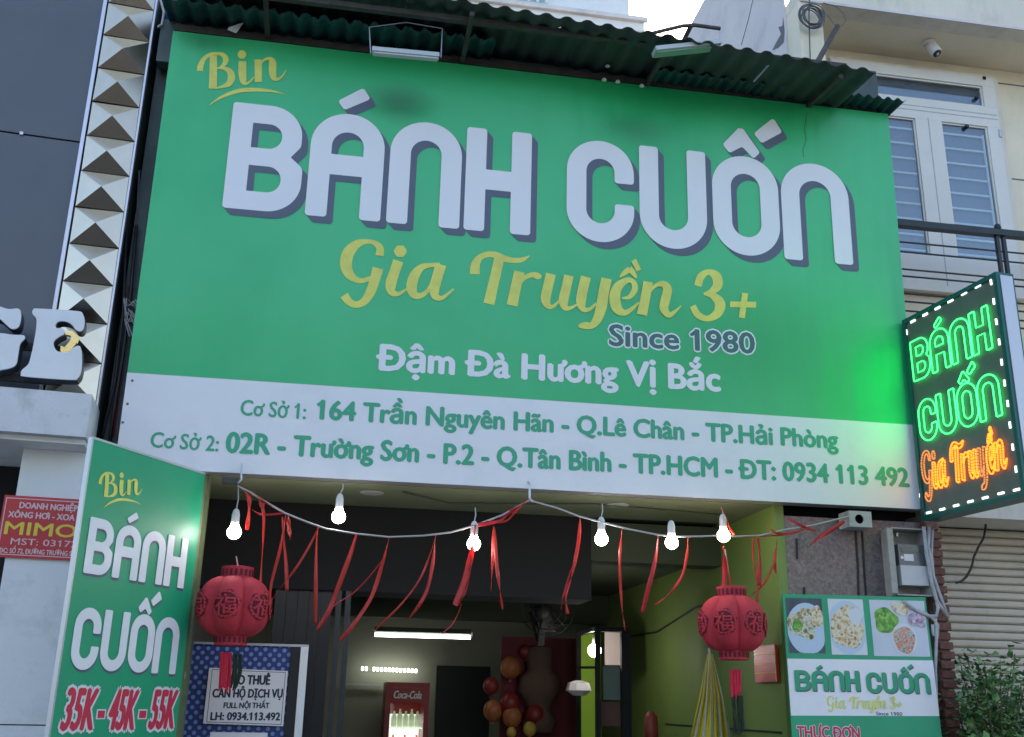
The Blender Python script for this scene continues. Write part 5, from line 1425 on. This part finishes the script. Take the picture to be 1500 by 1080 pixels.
# row of little lights over the fridge
yq = 5.05
lr = thing('led_strip', 'row of small white lights above the drinks fridge', 'lamp', A(570,985,yq))
for i in range(15):
    if i == 2: continue
    c = A(531+i*5.6, 979.5+i*.25, yq); build('light_dot', MB().box((c.x-.010,yq,c.z-.018),(c.x+.010,yq+.015,c.z+.018)), M['tube'], lr)
# fridge
yf = 4.55; a = A(566,1000,yf); b = A(630,1000,yf)
fg = thing('drinks_fridge', 'red glass door drinks fridge at the back of the shop', 'fridge', ((a.x+b.x)/2,yf+.25,.15))
x0, x1 = a.x, b.x; zt3 = A(600,1000,yf).z
cb = MB(); cb.box((x0,yf,.15),(x0+.05,yf+.5,zt3)); cb.box((x1-.05,yf,.15),(x1,yf+.5,zt3)); cb.box((x0+.051,yf,zt3-.05),(x1-.051,yf+.5,zt3)); cb.box((x0+.051,yf+.45,.15),(x1-.051,yf+.5,zt3-.051)); cb.box((x0+.051,yf,.15),(x1-.051,yf+.449,.3))
build('cabinet', cb, M['fridge'], fg)
build('lit_back', MB().box((x0+.055,yf+.43,.31),(x1-.055,yf+.449,zt3-.30)), M['fridge_in'], fg)
build('header', MB().box((x0+.051,yf-.005,zt3-.19),(x1-.051,yf+.02,zt3-.051)), M['fridge'], fg)
Pf = Plane((x0,yf-.006,0),(1,0,0),(0,0,1))
build('lettering', put_text(MB(), Pf, 'Coca-Cola', .08, x1-x0-.08, zt3-.15, .07, .002, .03, .3), M['print_white'], fg)
build('door_glass', MB().box((x0+.052,yf+.003,.31),(x1-.052,yf+.009,zt3-.2)), M['fridge_glass'], fg)
cols = ['bottle_pale','bottle_red','bottle_orange','bottle_pale']
for s in range(4):
    zsx = zt3-.42-.24*s
    build('shelf', MB().box((x0+.055,yf+.04,zsx-.012),(x1-.055,yf+.42,zsx)), M['fridge_in'], fg)
    if s < 3:
        for i in range(5):
            xx = x0+.10+(x1-x0-.2)*i/4; hgt = .15+.02*((i+s) % 2)
            solo('drink_bottle', MB().lathe([(.026,0),(.028,.01),(.028,hgt*.6),(.010,hgt*.85),(.010,hgt)], (xx,yf+.12,zsx+.001), 10), M[cols[(s+(i > 2 and s == 2))]],
                 ['pale drink bottle on the top shelf of the drinks fridge','red drink bottle on the middle shelf of the drinks fridge','orange drink bottle on the lower shelf of the drinks fridge'][s].replace('drink bottle', 'drink bottle, '+['leftmost','second from left','middle one','second from right','rightmost'][i]+','), 'bottle', 'drinks in the fridge, '+['top','middle','lower'][s]+' shelf', True)
# maroon backdrop and balloons
ym = 3.9
a, b = A(735,935,ym), A(848,935,ym)
bdp = solo('maroon_backdrop', MB().box((a.x,ym,.15),(b.x,ym+.03,A(790,934,ym).z)), M['maroon'], 'dark maroon fabric backdrop behind the balloons', 'backdrop')
def ball(x, y, rpx, yy, m_, lab):
    c = A(x, y, yy); r = (A(x+rpx, y, yy)-c).length
    t_ = thing('balloon', lab, 'balloon', c-Vector((0,0,r*1.15)), 'balloons in front of the maroon backdrop')
    prof = [(r*math.cos(R_(d)), r*1.1*math.sin(R_(d))) for d in range(-80,91,10)]
    build('skin', MB().lathe(prof, c, 18), M[m_], t_, smooth=True)
    build('knot', MB().lathe([(.02,-r*1.1-.02),(.006,-r*1.08)], c, 8), M[m_], t_)
ball(748,978,15,3.8,'balloon_orange','large orange balloon at the top left of the cluster')
ball(719,1005,11.5,3.78,'balloon_red','red balloon at the far left of the cluster')
ball(722,1041,14,3.76,'balloon_orange','orange balloon below the far left red one')
ball(747,1030,14,3.72,'balloon_red','dark orange red balloon in the middle of the cluster')
ball(750,1050,14,3.70,'balloon_orange','orange balloon low in the middle of the cluster')
ball(783,1048,14,3.74,'balloon_red','dull red balloon right of the middle of the cluster')
ball(776,1068,9.5,3.6,'balloon_yellow','small yellow orange balloon low in the cluster')
ball(749,1073,7,3.62,'balloon_yellow','smallest yellow balloon at the bottom of the cluster')
ball(770,955,9,3.85,'balloon_red','small dim red balloon at the top of the backdrop')
ht = A(790,990,3.82)
hp = MB().lathe([(.04,.28),(.13,.24),(.12,.05),(.20,-.02),(.20,-.14),(.14,-.22),(.10,-.3),(.16,-.40),(.14,-.5)], ht, 16)
solo('paper_decoration', hp, M['net_beige'], 'tall beige honeycomb paper decoration hanging among the balloons', 'decoration', None, True)
# wall fan
yfn = 2.6; c = A(800,893,yfn)
fn = thing('wall_fan', 'dark round wall fan high at the back right inside', 'fan', c-Vector((0,0,.15)))
rr_ = (A(845,893,yfn)-c).length*.86
q = MB()
for k in range(3):
    r = rr_*(1-.22*k); q.tube([c+Vector((r*math.cos(a*.2618),-.05+.02*k,r*.95*math.sin(a*.2618))) for a in range(24)], .004, 5, True)
for k in range(16):
    a = k*math.pi/8; q.tube([c+Vector((.04*math.cos(a),-.09,.04*math.sin(a))), c+Vector((rr_*math.cos(a),-.05,rr_*.95*math.sin(a)))], .0022, 4)
build('guard', q, M['black_cable'], fn)
for k in range(3):
    a = k*2.094+.5; d = Vector((math.cos(a),0,math.sin(a))); s_ = Vector((-math.sin(a),0,math.cos(a)))
    build('blade', MB().hexa([c+d*.03-s_*.02+Vector((0,-.02,0)), c+d*.03+s_*.03+Vector((0,.0,0)), c+d*rr_*.8+s_*.09+Vector((0,.01,0)), c+d*rr_*.8-s_*.05+Vector((0,-.03,0)),
        c+d*.03-s_*.02+Vector((0,-.016,0)), c+d*.03+s_*.03+Vector((0,.004,0)), c+d*rr_*.8+s_*.09+Vector((0,.014,0)), c+d*rr_*.8-s_*.05+Vector((0,-.026,0))]), M['door_dark'], fn)
build('motor', MB().lathe([(.05,-.04),(.075,0),(.07,.1),(.03,.14)], c+Vector((-.04,0,-.02)), 16, (0,1,0)), M['door_dark'], fn, smooth=True)
build('bracket', MB().bar(c+Vector((-.02,.05,-.05)), c+Vector((-.02,.12,-rr_*1.25)), .05), M['door_dark'], fn)
build('bracket', MB().bar(c+Vector((-.12,.05,-.02)), c+Vector((-.02,.12,-rr_*1.25)), .035), M['door_dark'], fn)
# rack / food stall frame
y1_, y2_ = 2.0, 2.9
rk = thing('steel_rack', 'dark steel framed food cabinet with shelves at the right inside', 'cabinet', A(875,1080,y1_)*1)
for (x, y, w) in ((877,1000,.035),(918,1000,.075)):
    p = A(x,y,y1_); build('post', MB().box((p.x-w/2,y1_,.15),(p.x+w/2,y1_+.05,A(x,923,y1_).z)), M['lintel'], rk)
p = A(848,1000,y2_); build('post', MB().box((p.x-.02,y2_,.15),(p.x+.02,y2_+.04,A(848,928,y2_).z)), M['lintel'], rk)
build('top_rail', MB().bar(A(872,922,y1_),A(921,922,y1_),.035), M['lintel'], rk); build('top_rail', MB().bar(A(870,922,y1_),A(846,930,y2_),.03), M['rail'], rk)
build('shelf', MB().bar(A(848,978,y2_-.1),A(878,978,y1_),.02), M['lintel'], rk)
def pan(nm, x0, y0, x1, y1, yy, m_, par, lab=None):
    a, b = A(x0,y0,yy), A(x1,y1,yy); return build(nm, MB().box((a.x,yy,min(a.z,b.z)),(b.x,yy+.02,max(a.z,b.z))), m_, par, lab)
pan('pink_panel', 886,926,920,975,2.75,M['pink_panel'],rk); pan('back_box', 884,976,916,1026,y1_+.06,M['green_box'],rk); pan('lower_box', 880,1028,916,1064,y1_+.08,mat('brown_box', (.10,.05,.04), .8),rk)
solo('lime_panel', MB().box((A(847,930,3.2).x,3.2,.15),(A(880,930,3.2).x,3.22,A(860,928,3.2).z)), mat('lime_bright', (.45,.75,.05), .6), 'bright lime painted panel seen through the cabinet frame', 'panel')
c = A(871,953,2.3)
bb_ = thing('cabinet_bulb', 'glowing white bulb behind the post of the food cabinet', 'light bulb', c)
build('glass', MB().lathe([(.055*math.cos(R_(d)), .055*math.sin(R_(d))) for d in range(-80,91,17)], c, 14), M['bulb'], bb_, smooth=True)
build('socket', MB().lathe([(.02,.052),(.02,.10)], c, 10), M['socket'], bb_)
solo('white_bag', MB().lathe([(.05,-.06),(.11,-.02),(.09,.04),(.03,.06)], A(848,1008,2.6), 9), M['print_white'], 'crumpled white bag on the cabinet shelf', 'bag')
# folded parasol
yu = .75; top = A(1040,960,yu); um = thing('folded_parasol', 'folded yellow and white striped parasol leaning on the lime wall', 'parasol', A(1035,1085,yu))
nst = 14
for k in range(nst):
    f0, f1 = k/nst, (k+1)/nst
    def bp_(f): return A(1010+(1072-1010)*f, 1086, yu-.08*math.sin(math.pi*f)-.02*math.cos(f*40))
    def tp_(f): return A(1036+8*f, 958, yu-.02*math.sin(math.pi*f))
    q = MB().add([tp_(f0),tp_(f1),bp_(f1),bp_(f0),(tp_(f0)+bp_(f0))/2+Vector((0,-.01,0)),(tp_((f0+f1)/2)+bp_((f0+f1)/2))/2+Vector((0,-.03,0)),(tp_(f1)+bp_(f1))/2+Vector((0,-.01,0))],[(0,4,5),(0,5,1),(1,5,6),(4,3,5),(5,3,2),(5,2,6)])
    build('panel', q, M['yellow_cloth'] if k % 3 != 1 else M['white_cloth'], um)
build('pole', MB().tube([A(1038,950,yu),A(1040,960,yu)], .01, 6), M['alu'], um)
build('pole', MB().tube([A(1040,1070,yu+.02),A(1041,1300,yu)], .015, 6), M['alu'], um)
# red calendar
Pc = Plane((XR-.01,0,0),(0,1,0),(0,0,1))
a = AX(1139,944,XR-.012); b = AX(1110,1000,XR-.012)
cal = thing('wall_calendar', 'red tear off calendar hung on the lime wall beside the right lantern', 'calendar', b)
zc0, zc1 = b.z, a.z
build('sheet', MB().box((XR-.03,a.y,zc0),(XR-.012,b.y,zc1)), M['plaque_red'], cal)
for k in range(1,4):
    z = zc0+(zc1-zc0)*k/4; build('fold_line', MB().box((XR-.0315,a.y+.005,z-.002),(XR-.0302,b.y-.005,z+.002)), M['print_yellow'], cal)
q = MB(); q.box((XR-.032,a.y+.0,zc0),(XR-.0305,a.y+.012,zc1)); build('gold_edge', q, M['print_yellow'], cal)
# red pennant bottle
solo('fire_extinguisher', MB().lathe([(.05,-.1),(.055,.0),(.05,.1),(.02,.14)], A(954,1070,2.0), 12), mat('dull_red', (.22,.03,.02), .5), 'dull red extinguisher standing in the dark by the lime wall', 'extinguisher', None, True)
